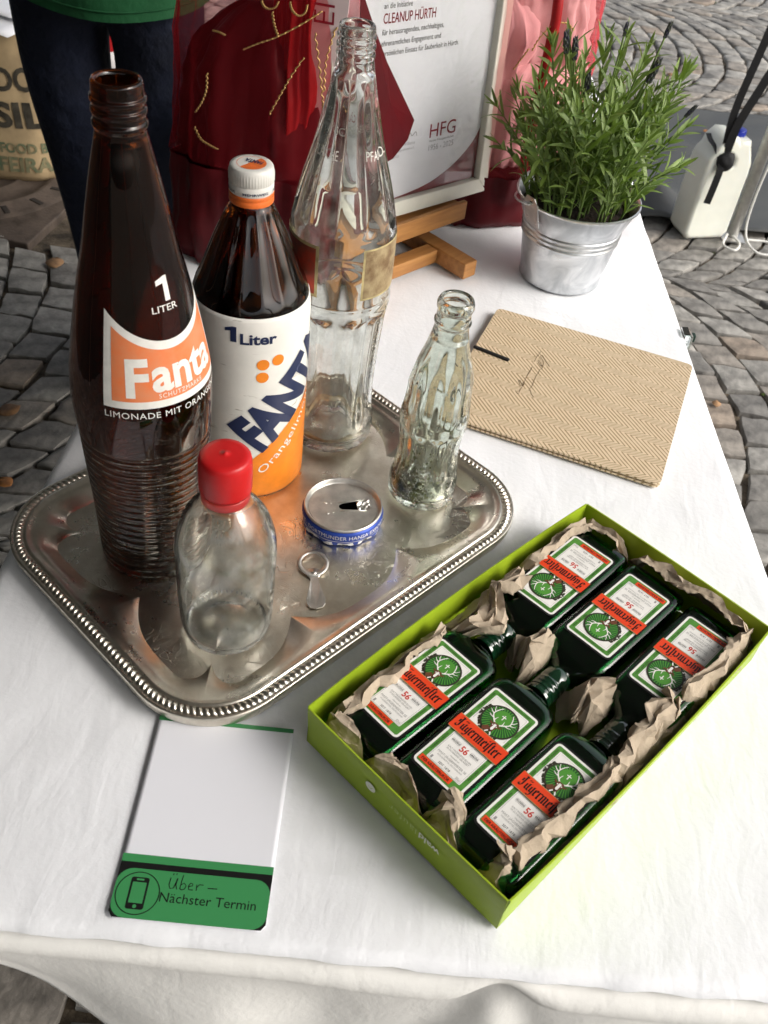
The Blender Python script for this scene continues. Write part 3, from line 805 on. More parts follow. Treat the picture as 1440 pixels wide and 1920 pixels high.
# --- small clear contour bottle
KX, KY = .0282, .6050
FK = atan2(-KY, -KX)
cok = thing('small_contour_bottle', 'small clear fluted contour bottle with green algae at its foot', 'bottle', (KX, KY, TF), 0, tilt=radians(.9))
m_green_g = glass('greenish clear glass', (.90, .955, .905), .0, dirt=((.62, .63, .54), .0, .30, 110, .46, 1.05, 0))
ko = [(.0, .0255), (.002, .0275), (.006, .0284), (.016, .0286), (.026, .0276), (.036, .0262), (.046, .0254), (.056, .0256), (.066, .0264), (.080, .0273), (.090, .0272), (.100, .0262), (.108, .0256), (.114, .0256), (.1185, .0250), (.130, .0222), (.1405, .0187), (.150, .0160), (.160, .0138), (.165, .0130), (.1675, .0131), (.1690, .0139), (.1705, .0140), (.1718, .0134), (.174, .0129), (.178, .0128), (.1800, .0131), (.1815, .0138), (.1840, .0139), (.1856, .0136), (.1868, .0131)]
ktab = [(p[0], p[1]) for p in spl([(z, r, 0) for z, r in ko], 6)]
def cok_mod(r, z, a):
    aa = a - FK
    lo = smooth(.018, .030, z) * (1 - smooth(.070, .078, z)); up = smooth(.085, .093, z) * (1 - smooth(.113, .140, z))
    r -= .0022 * lo * abs(sin(5 * aa + .5)) ** 1.3
    r -= .0020 * up * abs(sin(5 * aa + .5)) ** 1.3
    return r
bottle_mesh('glass_body', ko, .0030, m_green_g, cok, mod=cok_mod, n=160, base_t=.007)
m_alg = mat('algae', (.10, .115, .022), .9, var=.6, vscale=160, col2=(.22, .23, .07), bump=.8, bscale=300)
V = []; F = []; ar = random.Random(4)
for i in range(900):
    a = FK + radians(ar.gauss(-42, 26)); z = .0085 + abs(ar.gauss(0, .018)); 
    if z > .062: continue
    r = cok_mod(interp(z, ktab), z, a) - .0034 - ar.uniform(0, .0008); s_ = ar.uniform(.0004, .0013)
    p = Vector((r * cos(a), r * sin(a), z)); b0 = len(V); tn = Vector((-sin(a), cos(a), 0)); up_ = Vector((0, 0, 1)); nn = Vector((-cos(a), -sin(a), 0))
    for k in range(5): V.append(p + tn * s_ * cos(k * 1.256) + up_ * s_ * 1.3 * sin(k * 1.256))
    V.append(p + nn * s_ * .5); F += [(b0 + k, b0 + (k + 1) % 5, b0 + 5) for k in range(5)]
o = mesh('algae_film', V, F, m_alg, cok); tag(o, kind='stuff')

# --- small round bottle with the red cap
LX, LY = -.1018, .4325
milk = thing('red_capped_bottle', 'small clear round-shouldered bottle with red plastic cap', 'bottle', (LX, LY, TF), 0, tilt=radians(.6))
m_clear_m = glass('clear small bottle glass', (.955, .97, .955), .0, dirt=((.74, .75, .70), .0, .35, 34, .47, 1.35, 0))
lo_ = [(.0, .0272), (.0015, .0290), (.005, .0306), (.012, .0321), (.024, .0328), (.040, .0333), (.0613, .0336), (.078, .0338), (.088, .0334), (.099, .0312), (.1085, .0280), (.116, .0238), (.1215, .0195), (.1255, .0160), (.1285, .0143), (.131, .0138), (.150, .0135), (.158, .0132)]
bottle_mesh('glass_body', lo_, .0026, m_clear_m, milk, n=110, base_t=.006)
m_red = mat('red plastic', (.56, .012, .014), .34, var=.06, vscale=60, bump=.05, bscale=120)
m_red2 = mat('translucent red plastic', (.62, .05, .05), .3, trans=.35, ior=1.4)
V, F = lathe([(.0150, .1345), (.0163, .1350), (.0167, .1370), (.0168, .150), (.0166, .1575), (.0160, .1608), (.0148, .1624), (.011, .1630), (.0045, .1632), (.0012, .1634), (.0010, .1640), (0, .1641)], 72); cap = mesh('red_cap', V, F, m_red, milk)
V, F = lathe([(.0140, .1268), (.0152, .1270), (.0156, .1280), (.0156, .1325), (.0152, .1335), (.0142, .1335)], 64); mesh('tamper_ring', V, F, m_red2, cap)
V, F = [], []
for k in range(46):
    a = 2 * pi * k / 46; r = .0292; p = Vector((r * cos(a), r * sin(a), .0023)); t = Vector((-sin(a), cos(a), 0)); up_ = Vector((cos(a) * .5, sin(a) * .5, .86)); n_ = Vector((cos(a), sin(a), -.5)).normalized(); b0 = len(V)
    V += [p - t * .0005 - up_ * .0016, p + t * .0005 - up_ * .0016, p + t * .0005 + up_ * .0016, p - t * .0005 + up_ * .0016, p + n_ * .0006]
    F += [(b0, b0 + 1, b0 + 4), (b0 + 1, b0 + 2, b0 + 4), (b0 + 2, b0 + 3, b0 + 4), (b0 + 3, b0, b0 + 4)]
mesh('knurled_foot', V, F, m_clear_m, milk, smooth=False)

# ------------------------------------------------------------------ cut-off beer can and pull tab
m_alum = mat('dull aluminium', (.62, .60, .56), .42, metal=1, var=.18, vscale=70, rvar=.1, bump=.1, bscale=90)
m_blue = mat('blue can print', (.018, .055, .32), .4, metal=.25, var=.2, vscale=80)
m_canw = mat('white can print', (.74, .74, .74), .4, metal=.1, var=.12, vscale=90)
NX_, NY_ = -.0333, .5560
FC = atan2(-NY_, -NX_)
can = thing('cut_off_beer_can', 'cut-off top of a beer can with blue printed band and open lid', 'can', (NX_, NY_, TF), 0)
can.scale = (1, 1, .74)
def crush(i, r, z, a):
    k = 1 - smooth(.004, .011, z); aa = a - FC
    return r + k * (.0022 * gnoise(cos(a) * 2.4, sin(a) * 2.4, 3) + .0022 * abs(sin(5 * aa + gnoise(cos(a), sin(a), 1) * 3)) - .0022)
V, F = lathe([(.0300, .0), (.0314, .0004), (.0322, .0020), (.0330, .0050), (.0326, .0085), (.0328, .0130), (.0328, .0170), (.0322, .0192), (.0306, .0208)], 120, crush); body = mesh('can_wall', V, F, m_blue, can)
V, F = lathe([(.0306, .0206), (.0313, .0210), (.0317, .0225), (.0316, .0240), (.0310, .0248), (.0303, .0246), (.0298, .0236), (.0294, .0205), (.0290, .0188), (.0284, .0182), (.0278, .0185), (.0273, .0196)], 96); mesh('seamed_rim', V, F, m_alum, can)
hole = [(-.001, -.0030), (-.003, -.0014), (-.0035, .0004), (-.0026, .0026), (.0005, .0040), (.011, .0054), (.0205, .0060), (.0222, .0046), (.0224, -.0042), (.0205, -.0055), (.010, -.0044)]
lid = [(.0274 * cos(2 * pi * k / 80), .0274 * sin(2 * pi * k / 80)) for k in range(80)]
V, F = fill2d([lid, hole], extrude=.0002)
aL = FC + radians(28)
lidrot = Matrix.Rotation(FC + radians(103), 4, 'Z')
lo2 = mesh('lid', [lidrot @ Vector((x, y, z + .0194)) for x, y, z in V], F, m_alum, can, smooth=False)
for dx, dy, rx in ((-.0135, .006, .0013), (-.0135, -.006, .0013), (-.009, .0055, .0008), (-.009, -.0055, .0008)):
    V, F = lathe([(rx, 0), (rx * .8, rx * .4), (0, rx * .5)], 12); c_ = lidrot @ Vector((dx, dy, .01955)); mesh('rivet', [(x + c_.x, y + c_.y, z + c_.z) for x, y, z in V], F, m_alum, lo2)
V, F = [], []; cr_ = random.Random(3)
for i in range(6):
    for k in range(6):
        x = .0115 + .0105 * i / 5; y = -.0050 + .0105 * k / 5; V.append(lidrot @ Vector((x, y, .0188 + cr_.uniform(-.0012, .0024))))
for i in range(5):
    for k in range(5): F.append((i * 6 + k, i * 6 + k + 1, i * 6 + k + 7, i * 6 + k + 6))
o = mesh('torn_flap', V, F, m_alum, lo2, smooth=False); o.modifiers.new('t', 'SOLIDIFY').thickness = .0003
for yy, s_ in ((.0062, 1), (-.0058, -1)):
    V, F = tube([lidrot @ Vector((x, yy - s_ * .0010 + s_ * .0011 * (x + .003) / .02, .0199)) for x in (-.003, .004, .011, .0185)], .0005, 6); mesh('score_edge', V, F, m_alum, lo2)
m_dark = mat('dark inside', (.012, .011, .01), .9)
V, F = lathe([(0, .0035), (.029, .0035)], 40); mesh('can_shade_disc', V, F, m_dark, can)  # near-black disc stands in for the shade inside the open can
fn = lambda x, z, l: ((crush(0, interp(z, [(0, .030), (.002, .0322), (.005, .0330), (.0085, .0326), (.017, .0328), (.0192, .0322)]), z, FC + x / .0328) + l) * cos(FC + x / .0328), (crush(0, interp(z, [(0, .030), (.002, .0322), (.005, .0330), (.0085, .0326), (.017, .0328), (.0192, .0322)]), z, FC + x / .0328) + l) * sin(FC + x / .0328), z)
pr = Print()
pr.text('EXPORT · DORTMUNDER HANSA EXPORT', -.0535, .0122, .0052, 0, .0002, w=.098, spacing=1.05, bold=.0)
pr.rect(-.10, .0086, .10, .0094, 0, .00015)
qr = random.Random(12); x = -.1
while x < .09:
    w_ = qr.uniform(.007, .021); pr.poly([(x, qr.uniform(.0006, .003)), (x + w_ * .5, qr.uniform(.0006, .002)), (x + w_, qr.uniform(.001, .005)), (x + w_ * .9, qr.uniform(.0055, .0082)), (x + w_ * .45, qr.uniform(.006, .0082)), (x + w_ * .06, qr.uniform(.004, .0075))], 0, .00015)
    if qr.random() < .7: pr.poly([(x + w_ * .3, qr.uniform(.002, .003)), (x + w_ * .7, qr.uniform(.0025, .004)), (x + w_ * .6, qr.uniform(.0045, .006)), (x + w_ * .35, .005)], 1, .0003)
    x += w_ + qr.uniform(.001, .006)
pr.build('can_print', [m_canw, m_dark], body, fn, .0012, .002)

tab = thing('pull_tab', 'loose aluminium ring-pull tab lying in front of the can', 'pull tab', (-.0490, .5015, TF + .0003), atan2(-.0356, .0074))
tab.scale = (1.08, 1.15, 1)
pts = [(.0098 * cos(2 * pi * k / 40), .0092 * sin(2 * pi * k / 40), .0013 + .0016 * (1 - cos(2 * pi * k / 40)) * .5 * 1.2) for k in range(40)]
V, F = [], []
for i, p in enumerate(pts):
    a = 2 * pi * i / 40; rad = Vector((cos(a), sin(a), 0)); w_ = .0014 + .0008 * max(0, cos(a)) ** 2
    for k in range(8):
        b = 2 * pi * k / 8; V.append(Vector(p) + rad * w_ * cos(b) + Vector((0, 0, .0009 * sin(b))))
for i in range(40):
    for k in range(8): F.append((i * 8 + k, i * 8 + (k + 1) % 8, ((i + 1) % 40) * 8 + (k + 1) % 8, ((i + 1) % 40) * 8 + k))
mesh('ring', V, F, m_alum, tab)
V, F = lathe([(.0050, .0004), (.0050, .0012), (.0042, .0016), (.0022, .0016), (.0020, .0024), (0, .0026)], 28); mesh('rivet_head', [(x + .0088, y, z) for x, y, z in V], F, m_alum, tab)
tl = [(.010, .0030), (.016, .0026), (.022, .0034), (.028, .0050), (.033, .0060), (.0375, .0058), (.0405, .0040), (.0415, 0)]
lp = tl + [(x, -y) for x, y in tl[-2::-1]]
V, F = fill2d([lp], extrude=.0003, bevel=.0002)
mesh('tongue', [(x, y, z + .0008 + .0010 * sin(max(0, (x - .010) / .032) * pi)) for x, y, z in V], F, m_alum, tab, smooth=False)

# ------------------------------------------------------------------ green gift box with six flasks in packing paper
m_box = mat('green carton', (.30, .42, .018), .42, var=.05, vscale=30, bump=.05, bscale=400)
m_box_in = mat('carton inside', (.20, .29, .015), .6)
U0, U1, V0, V1, BH = .2475, .5460, .0800, .2470, .0385
BXC = ((U0 + U1) / 2, (V0 + V1) / 2); LU, LV = U1 - U0, V1 - V0
box = thing('gift_box', 'shallow lime green carton holding six green flasks', 'box', uv(*BXC, .0008), TH)
from_bm('bottom', boxbm(LU - .004, LV - .004, .0016, loc=(0, 0, .0008)), m_box, box)
def wall(p, q, bow, name='side_wall', t=.0013, flare=.0022):
    """a card wall from p to q (box plane), bowed outwards, with a folded top edge"""
    P, Q = Vector(p), Vector(q); d = (Q - P).normalized(); nrm = Vector((d.y, -d.x)); V = []; F = []; n = 16
    for i in range(n + 1):
        f = i / n; c = P.lerp(Q, f); b = bow * sin(pi * f) ** .8
        for off, z in ((0, 0), (b * .45, BH * .5), (b + flare * .6, BH - .0006), (b + flare * .6 - t * .2, BH), (b + flare * .6 - t, BH), (b + flare * .6 - t * 1.1, BH - .0006), (b * .45 - t, BH * .5), (-t, .0017)):
            w_ = c + nrm * off; V.append((w_.x, w_.y, z))
    for i in range(n):
        for k in range(8): F.append((i * 8 + k, (i + 1) * 8 + k, (i + 1) * 8 + (k + 1) % 8, i * 8 + (k + 1) % 8))
    F += [tuple(range(7, -1, -1)), tuple(n * 8 + k for k in range(8))]
    return mesh(name, V, [f[::-1] for f in F], m_box, box, sharp=30)
a, b = LU / 2, LV / 2
wf = wall((-a, b), (-a, -b), .0006); wall((-a, -b), (a, -b), .0035); wall((a, -b), (a, b), .0012); wall((a, b), (-a, b), .0038)
pr = Print(); m_boxw = mat('white box print', (.8, .82, .72), .5); m_boxp = mat('pale green box print', (.52, .62, .25), .5)
pr.text('wald', -.035, .0, .0062, 0, .0002, bold=.02); pr.text('läufer', -.016, .0, .0062, 1, .0002, bold=-.01, spacing=1.15)
pr.ell(.0235, .003, .0042, .0042, 0, .0002); pr.line([(.0215, .002), (.0235, .0045), (.0255, .003)], .0006, 1, .0003)
pr.build('box_print', [m_boxw, m_boxp], wf, lambda x, y, l: (-a - .0004 - l - .0016 * (.026 - y) / .0385, x, .024 - y))

def flask_glass():
    m = glass('green flask glass', (.04, .36, .085), .0); return m
m_fl = flask_glass()
m_flcap = mat('dark green cap', (.004, .030, .012), .12, coat=1.0)
m_lblk = mat('label black', (.008, .009, .008), .35); m_lwht = mat('label paper', (.80, .79, .75), .5, var=.03, vscale=200)
m_lgrn = mat('label green', (.075, .24, .035), .5, var=.12, vscale=300); m_lredb = mat('label red', (.72, .055, .012), .45)
m_lgrn2 = mat('emblem green', (.012, .085, .018), .45); m_lgld = mat('label gold', (.40, .30, .12), .4); m_lbrn = mat('stag brown', (.13, .045, .02), .5); m_lgry = mat('label grey ink', (.30, .30, .29), .5)
m_lgrnl = mat('emblem bright green', (.075, .27, .035), .45); m_lrd2 = mat('red ink', (.55, .03, .015), .5); m_ldg = mat('emblem dark', (.03, .028, .015), .5)
LM = [m_lblk, m_lwht, m_lgrn, m_lredb, m_lgrn2, m_lgld, m_lbrn, m_lgry, m_lgrnl, m_lrd2, m_ldg]

def frak(pr, word, x, y, h, m, l, total):
    """blackletter from broad-pen strokes; x-height 1"""
    G = {
     'J': (.78, [[(.10, 1.30), (.34, 1.46), (.62, 1.30)], [(.46, 1.38), (.46, .25), (.30, -.02), (.06, .12)], [(.20, 1.05), (.20, .62)], [(.06, .12), (.14, .30)]]),
     'a': (.66, [[(.44, .95), (.14, .78)], [(.14, .80), (.14, .20), (.28, .05)], [(.28, .05), (.46, .22)], [(.46, .98), (.46, .16), (.60, .04)]]),
     'ä': (.66, [[(.44, .95), (.14, .78)], [(.14, .80), (.14, .20), (.28, .05)], [(.28, .05), (.46, .22)], [(.46, .98), (.46, .16), (.60, .04)], [(.18, 1.18), (.22, 1.34)], [(.42, 1.18), (.46, 1.34)]]),
     'g': (.64, [[(.44, .95), (.14, .78)], [(.14, .80), (.14, .24), (.28, .10)], [(.28, .10), (.46, .24)], [(.46, .98), (.46, -.12), (.30, -.34), (.08, -.24)]]),
     'e': (.52, [[(.14, .86), (.14, .20), (.28, .05), (.44, .16)], [(.14, .86), (.34, .98), (.42, .72)], [(.42, .72), (.16, .50)]]),
     'r': (.50, [[(.04, .84), (.16, .96)], [(.16, .92), (.16, .10), (.26, .02)], [(.20, .80), (.36, .96), (.46, .84)]]),
     'm': (.98, [[(.04, .84), (.14, .96)], [(.14, .92), (.14, .08), (.22, .02)], [(.18, .80), (.36, .98), (.46, .84)], [(.46, .90), (.46, .08), (.54, .02)], [(.50, .80), (.68, .98), (.78, .84)], [(.78, .90), (.78, .12), (.90, .03)]]),
     'i': (.34, [[(.04, .84), (.16, .96)], [(.16, .92), (.16, .12), (.28, .03)], [(.13, 1.16), (.20, 1.32)]]),
     's': (.40, [[(.16, 1.36), (.16, -.26)], [(.14, 1.34), (.30, 1.50), (.44, 1.36)], [(.06, .90), (.28, .94)]]),
     't': (.42, [[(.18, 1.28), (.18, .16), (.32, .03)], [(.04, .92), (.34, .92)]])}
    tw = sum(G[c][0] for c in word); k = total / tw; cx = x; i = 0
    for c in word:
        for st in G[c][1]:
            pr.nib([(cx + px * k, y + py * h) for px, py in st], .20 * k, .11 * h, m, l + (i % 5) * 8e-6); i += 1
        cx += G[c][0] * k

def flask_label():
    pr = Print(); e = .00006
    pr.rrect(-.0205, -.0425, .0205, .0425, .0045, 0, .0001)
    pr.rrect(-.01885, -.0407, .01885, .0407, .0032, 1, .0002)
    pr.rrect(-.0172, -.0390, .0172, .0390, .0016, 2, .0002 + e)
    pr.rrect(-.0139, -.0330, .0139, .0357, .0008, 1, .0002 + 2 * e)
    pr.rect(-.0131, -.0323, .0131, -.0072, 1, .0002 + 3 * e)
    for y in (-.0325, -.0071): pr.rect(-.0132, y, .0132, y + .00018, 7, .0002 + 4 * e)
    for x in (-.0132, .0130): pr.rect(x, -.0325, x + .00018, -.0071, 7, .0002 + 4 * e)
    for y0, y1, sx in ((.0105, .0345, 1),):
        pr.line([(-.0129, y0), (-.0129, y1), (.0129, y1), (.0129, y0)], .00016, 7, .0002 + 4 * e)
    # tiny running text in the green frame
    for k, yy in enumerate((-.027, -.004, .019)):
        pr.text('KENNER KRÄUTER', -.0150, yy, .0011, 0, .0002 + 3 * e, w=.017, rot=radians(90)); pr.text('WILD UND WALD', .0160, yy, .0011, 0, .0002 + 3 * e, w=.017, rot=radians(90))
    pr.text('EHRENHAFT JAGEN WIE ES SICH GEHÖRT', 0, .0368, .0010, 0, .0002 + 3 * e, w=.026, align='c')
    # emblem
    cx, cy_ = .0012, .0205
    wr = random.Random(2)
    for k in range(26):
        a = radians(165 + 150 * k / 25 - 20); r = .0134 + wr.uniform(-.0006, .0007); pr.ell(cx + r * cos(a), cy_ + r * sin(a), .0017, .0008, 5 if k % 3 == 0 else 10, .0003 + e * (k % 3), 8, rot=a + wr.uniform(.5, 2.4))
    pr.ell(cx, cy_, .0131, .0131, 10, .0003 + 4 * e); pr.ell(cx, cy_, .0119, .0119, 4, .0003 + 5 * e)
    for k in range(36):
        a = 2 * pi * k / 36; pr.poly([(cx, cy_ + .003), (cx + .0117 * cos(a - .035), cy_ + .0117 * sin(a - .035)), (cx + .0117 * cos(a + .035), cy_ + .0117 * sin(a + .035))], 8, .0003 + 6 * e)
    pr.ell(cx, cy_ + .0035, .0062, .0062, 8, .0003 + 7 * e)
    pr.rect(cx - .00035, cy_ + .0022, cx + .00035, cy_ + .0066, 1, .0003 + 8 * e); pr.rect(cx - .0016, cy_ + .0046, cx + .0016, cy_ + .0053, 1, .0003 + 8.5 * e)
    hx, hy = cx - .0003, cy_ - .0052           # stag head
    for s_ in (-1, 1):
        ant = spl([(hx + s_ * .0012, hy + .0022, 0), (hx + s_ * .0042, hy + .0048, 0), (hx + s_ * .0066, hy + .0080, 0), (hx + s_ * .0056, hy + .0125, 0), (hx + s_ * .0040, hy + .0152, 0)], 4)
        pr.line([(p.x, p.y) for p in ant], .0010, 1, .0003 + 9 * e, w1=.0005)
        for (ax, ay), (bx, by) in (((.0046, .0052), (.0088, .0062)), ((.0064, .0078), (.0102, .0098)), ((.0064, .0095), (.0088, .0132)), ((.0030, .0038), (.0026, .0076))):
            pr.line([(hx + s_ * ax, hy + ay), (hx + s_ * (ax * .5 + bx * .5 + .0003), hy + (ay + by) / 2 - .0004), (hx + s_ * bx, hy + by)], .0008, 1, .0003 + 9.5 * e, w1=.0003)
        pr.poly([(hx + s_ * .0014, hy + .0010), (hx + s_ * .0048, hy + .0026), (hx + s_ * .0036, hy + .0002)], 6, .0003 + 10 * e)
    pr.poly([(hx - .0020, hy + .0028), (hx + .0020, hy + .0028), (hx + .0025, hy + .0006), (hx + .0017, hy - .0022), (hx + .0013, hy - .0048), (hx, hy - .0058), (hx - .0013, hy - .0048), (hx - .0017, hy - .0022), (hx - .0025, hy + .0006)], 6, .0003 + 11 * e)
    pr.poly([(hx - .0034, hy - .0020), (hx - .0018, hy - .0026), (hx - .0012, hy - .0060), (hx - .0046, hy - .0076), (hx - .0058, hy - .005)], 6, .0003 + 10.5 * e)
    pr.poly([(hx - .0008, hy + .0018), (hx + .0008, hy + .0018), (hx + .0009, hy - .0030), (hx, hy - .0040), (hx - .0009, hy - .0030)], 1, .0003 + 12 * e)
    for s_ in (-1, 1): pr.ell(hx + s_ * .0015, hy + .0004, .00045, .00045, 1, .0003 + 12 * e, 10); pr.line([(hx + s_ * .0006, hy - .0046), (hx + s_ * .0022, hy - .0074)], .0009, 1, .0003 + 10.8 * e)
    pr.ell(hx, hy - .0044, .0008, .0006, 0, .0003 + 13 * e, 10)
    # red banner with the blackletter name
    pr.rect(-.0199, -.0062, .0199, .0074, 5, .00112); pr.rect(-.0201, -.0057, .0201, .0069, 3, .00118)
    frak(pr, 'Jägermeister', -.0176, -.0030, .0060, 0, .00124, .0350)
    # small print
    l = .0002 + 5 * e
    pr.text('56', 0, -.0149, .0047, 9, l, w=.0056, align='c', bold=.02)
    pr.text('ERLESENE', -.0042, -.0122, .0014, 0, l, w=.0068, align='r'); pr.text('KRÄUTER', .0042, -.0122, .0014, 0, l, w=.0064, align='l', bold=.01)
    for x0, x1 in ((-.011, -.0042), (.0042, .0106)):
        for y in (-.0103, -.0129): pr.rect(x0, y, x1, y + .00014, 7, l)
    pr.text('KALT MAZERIERTES ELIXIER', 0, -.0177, .0013, 7, l, w=.0190, align='c'); pr.text('IM EICHENFASS GELAGERT', 0, -.0196, .0013, 7, l, w=.0180, align='c')
    pr.text('Hergestellt von', 0, -.0221, .0011, 7, l, w=.0075, align='c', shear=.3)
    pr.text('MAST-JÄGERMEISTER SE', 0, -.0251, .0017, 7, l, w=.0232, align='c'); pr.text('WOLFENBÜTTEL, DEUTSCHLAND', 0, -.0272, .0011, 7, l, w=.0205, align='c')
    pr.text('SEIT 1878', -.001, -.0313, .0017, 0, l, w=.0092, align='c', spacing=1.15)
    pr.rect(-.0120, -.0318, -.0106, -.0294, 7, l); pr.text('35%vol', .0088, -.0318, .0021, 7, l, w=.0036)
    pr.rect(-.0165, -.0376, .0090, -.0334, 3, .0002 + 4 * e); pr.text('DER KRÄUTERLIKÖR', -.0037, -.0366, .0019, 0, .0002 + 6 * e, w=.0225, align='c', bold=.015)
    return pr
FZ = .0335                                      # front panel height above the box floor
def sec(x, hy, hz, ex, zc=.017, n=44):
    out = []
    for k in range(n):
        a = 2 * pi * k / n; c, s_ = cos(a), sin(a)
        out.append((x, hy * math.copysign(abs(c) ** (2 / ex), c), zc + hz * math.copysign(abs(s_) ** (2 / ex), s_)))
    return out
def loft(rings, cap=True):
    V = [p for r in rings for p in r]; n = len(rings[0]); F = []
    for i in range(len(rings) - 1):
        for k in range(n): F.append((i * n + k, i * n + (k + 1) % n, (i + 1) * n + (k + 1) % n, (i + 1) * n + k))
    if cap: F += [tuple(range(n - 1, -1, -1)), tuple((len(rings) - 1) * n + k for k in range(n))]
    return V, F
S1 = [(.0, .0215, .0125, 6), (.0012, .0235, .0148, 7), (.004, .0247, .0160, 8), (.010, .0249, .0163, 9), (.060, .0249, .0163, 9), (.1000, .0248, .0163, 8), (.1055, .0243, .0160, 6.5), (.1100, .0228, .0150, 5), (.1140, .0196, .0132, 3.8), (.1170, .0150, .0112, 2.6), (.1190, .0112, .0098, 2.1), (.1215, .0095, .0092, 2), (.1225, .0092, .0092, 2)]
S1i = [(p[0], p[1], p[2], p[3]) for p in S1]
def flask(name, label, u, v, flip, jig, short):
    f = thing(name, label, 'bottle', uv(u, v, .0025), TH + (pi if flip else 0) + radians(jig), 'green flasks in the gift box')
    return f
proto = {}
def build_flask(f, short):
    if 'body' not in proto:
        rings = [sec(*s_) for s_ in S1]
        inner = [sec(x + (.003 if x < .004 else 0), max(.0065, hy - .0024), max(.0062, hz - .0024), ex) for x, hy, hz, ex in S1[1:]]
        V, F = loft(rings + [sec(.1315, .0090, .0090, 2), sec(.1320, .0068, .0068, 2)] + inner[::-1])
        proto['body'] = mesh('glass_body', V, F, m_fl, f, sharp=50)
        V, F = loft(rings + [sec(.1245, .0088, .0088, 2)]); proto['bodyS'] = None
        proto['label'] = flask_label().build('label', LM, f, lambda x, y, l: (.0560 + y, -x, FZ + .00005 + l), smooth=False)
        R = []
        for x, r in ((.1215, .0088), (.1216, .0104), (.1235, .0106), (.1242, .0100), (.1262, .0100), (.1268, .0106), (.1278, .0106), (.1284, .0100), (.1302, .0100), (.1308, .0105), (.1316, .0105), (.1322, .0099), (.1340, .0099), (.1346, .0104), (.1354, .0104), (.1360, .0099), (.1376, .0099), (.1382, .0103), (.1470, .0103), (.1482, .0096), (.1486, .0070)): R.append((x, r))
        rings = [[(x, r * (1 + (.012 * cos(60 * 2 * pi * k / 120) if .139 < x < .147 else 0)) * cos(2 * pi * k / 60), .017 + r * sin(2 * pi * k / 60)) for k in range(60)] for x, r in R]
        V, F = loft(rings); proto['cap'] = mesh('screw_cap', V, F, m_flcap, f, sharp=40)
        return
    copy_of(proto['body'], f)
    copy_of(proto['label'], f)
    if not short: copy_of(proto['cap'], f)
vs = (.2145, .1605, .1070); txt = ('nearest the tray', 'in the middle', 'at the right-hand side')
for k in range(3):
    f = flask('green_flask', ('green flask with its label upright, ' + ('leftmost, beside the tray-side box wall', 'middle one of the lower three', 'lowest, beside the right-hand packing paper')[k]), .2575 + (.002, .0, -.002)[k], vs[k], False, (-1.0, .4, -.6)[k], False)
    build_flask(f, False)
for k in range(3):
    f = flask('green_flask', ('green flask with its label upside down, ' + ('topmost, in the far corner of the box', 'middle one of the upper three', 'rightmost, near the right box corner')[k]), .5285, (.2145, .1625, .1085)[k], True, (1.2, .2, .6)[k], True)
    build_flask(f, True)

# crumpled packing paper
m_kraft = mat('kraft paper', (.47, .385, .285), .9, var=.12, vscale=25, bump=.25, bscale=260, bdist=.0006)
N = m_kraft.node_tree.nodes; L = m_kraft.node_tree.links; P = _p(m_kraft.node_tree)   # fine creases
tc = N.new('ShaderNodeTexCoord'); prev = P.inputs['Normal'].links[0].from_socket
for sc, st in ((105, .55), (230, .35)):
    nz = N.new('ShaderNodeTexNoise'); nz.inputs['Scale'].default_value = sc * .6; L.new(tc.outputs['Object'], nz.inputs[0])
    mxv = N.new('ShaderNodeMix'); mxv.data_type = 'VECTOR'; mxv.inputs[0].default_value = .02; L.new(tc.outputs['Object'], mxv.inputs[4]); L.new(nz.outputs[1], mxv.inputs[5])
    vo = N.new('ShaderNodeTexVoronoi'); vo.feature = 'F1'; vo.inputs['Scale'].default_value = sc; L.new(mxv.outputs[1], vo.inputs['Vector'])
    bp = N.new('ShaderNodeBump'); bp.inputs['Strength'].default_value = st; bp.inputs['Distance'].default_value = .16 / sc; L.new(vo.outputs['Distance'], bp.inputs['Height']); L.new(prev, bp.inputs['Normal']); prev = bp.outputs[0]
L.new(prev, P.inputs['Normal'])
tl_ = N.new('ShaderNodeBsdfTranslucent'); tl_.inputs[0].default_value = (.45, .34, .22, 1); mx = N.new('ShaderNodeMixShader'); mx.inputs[0].default_value = .12
L.new(P.outputs[0], mx.inputs[1]); L.new(tl_.outputs[0], mx.inputs[2]); L.new(mx.outputs[0], N['Material Output'].inputs['Surface'])
def tri(x): x = x % 1.0; return abs(2 * x - 1)
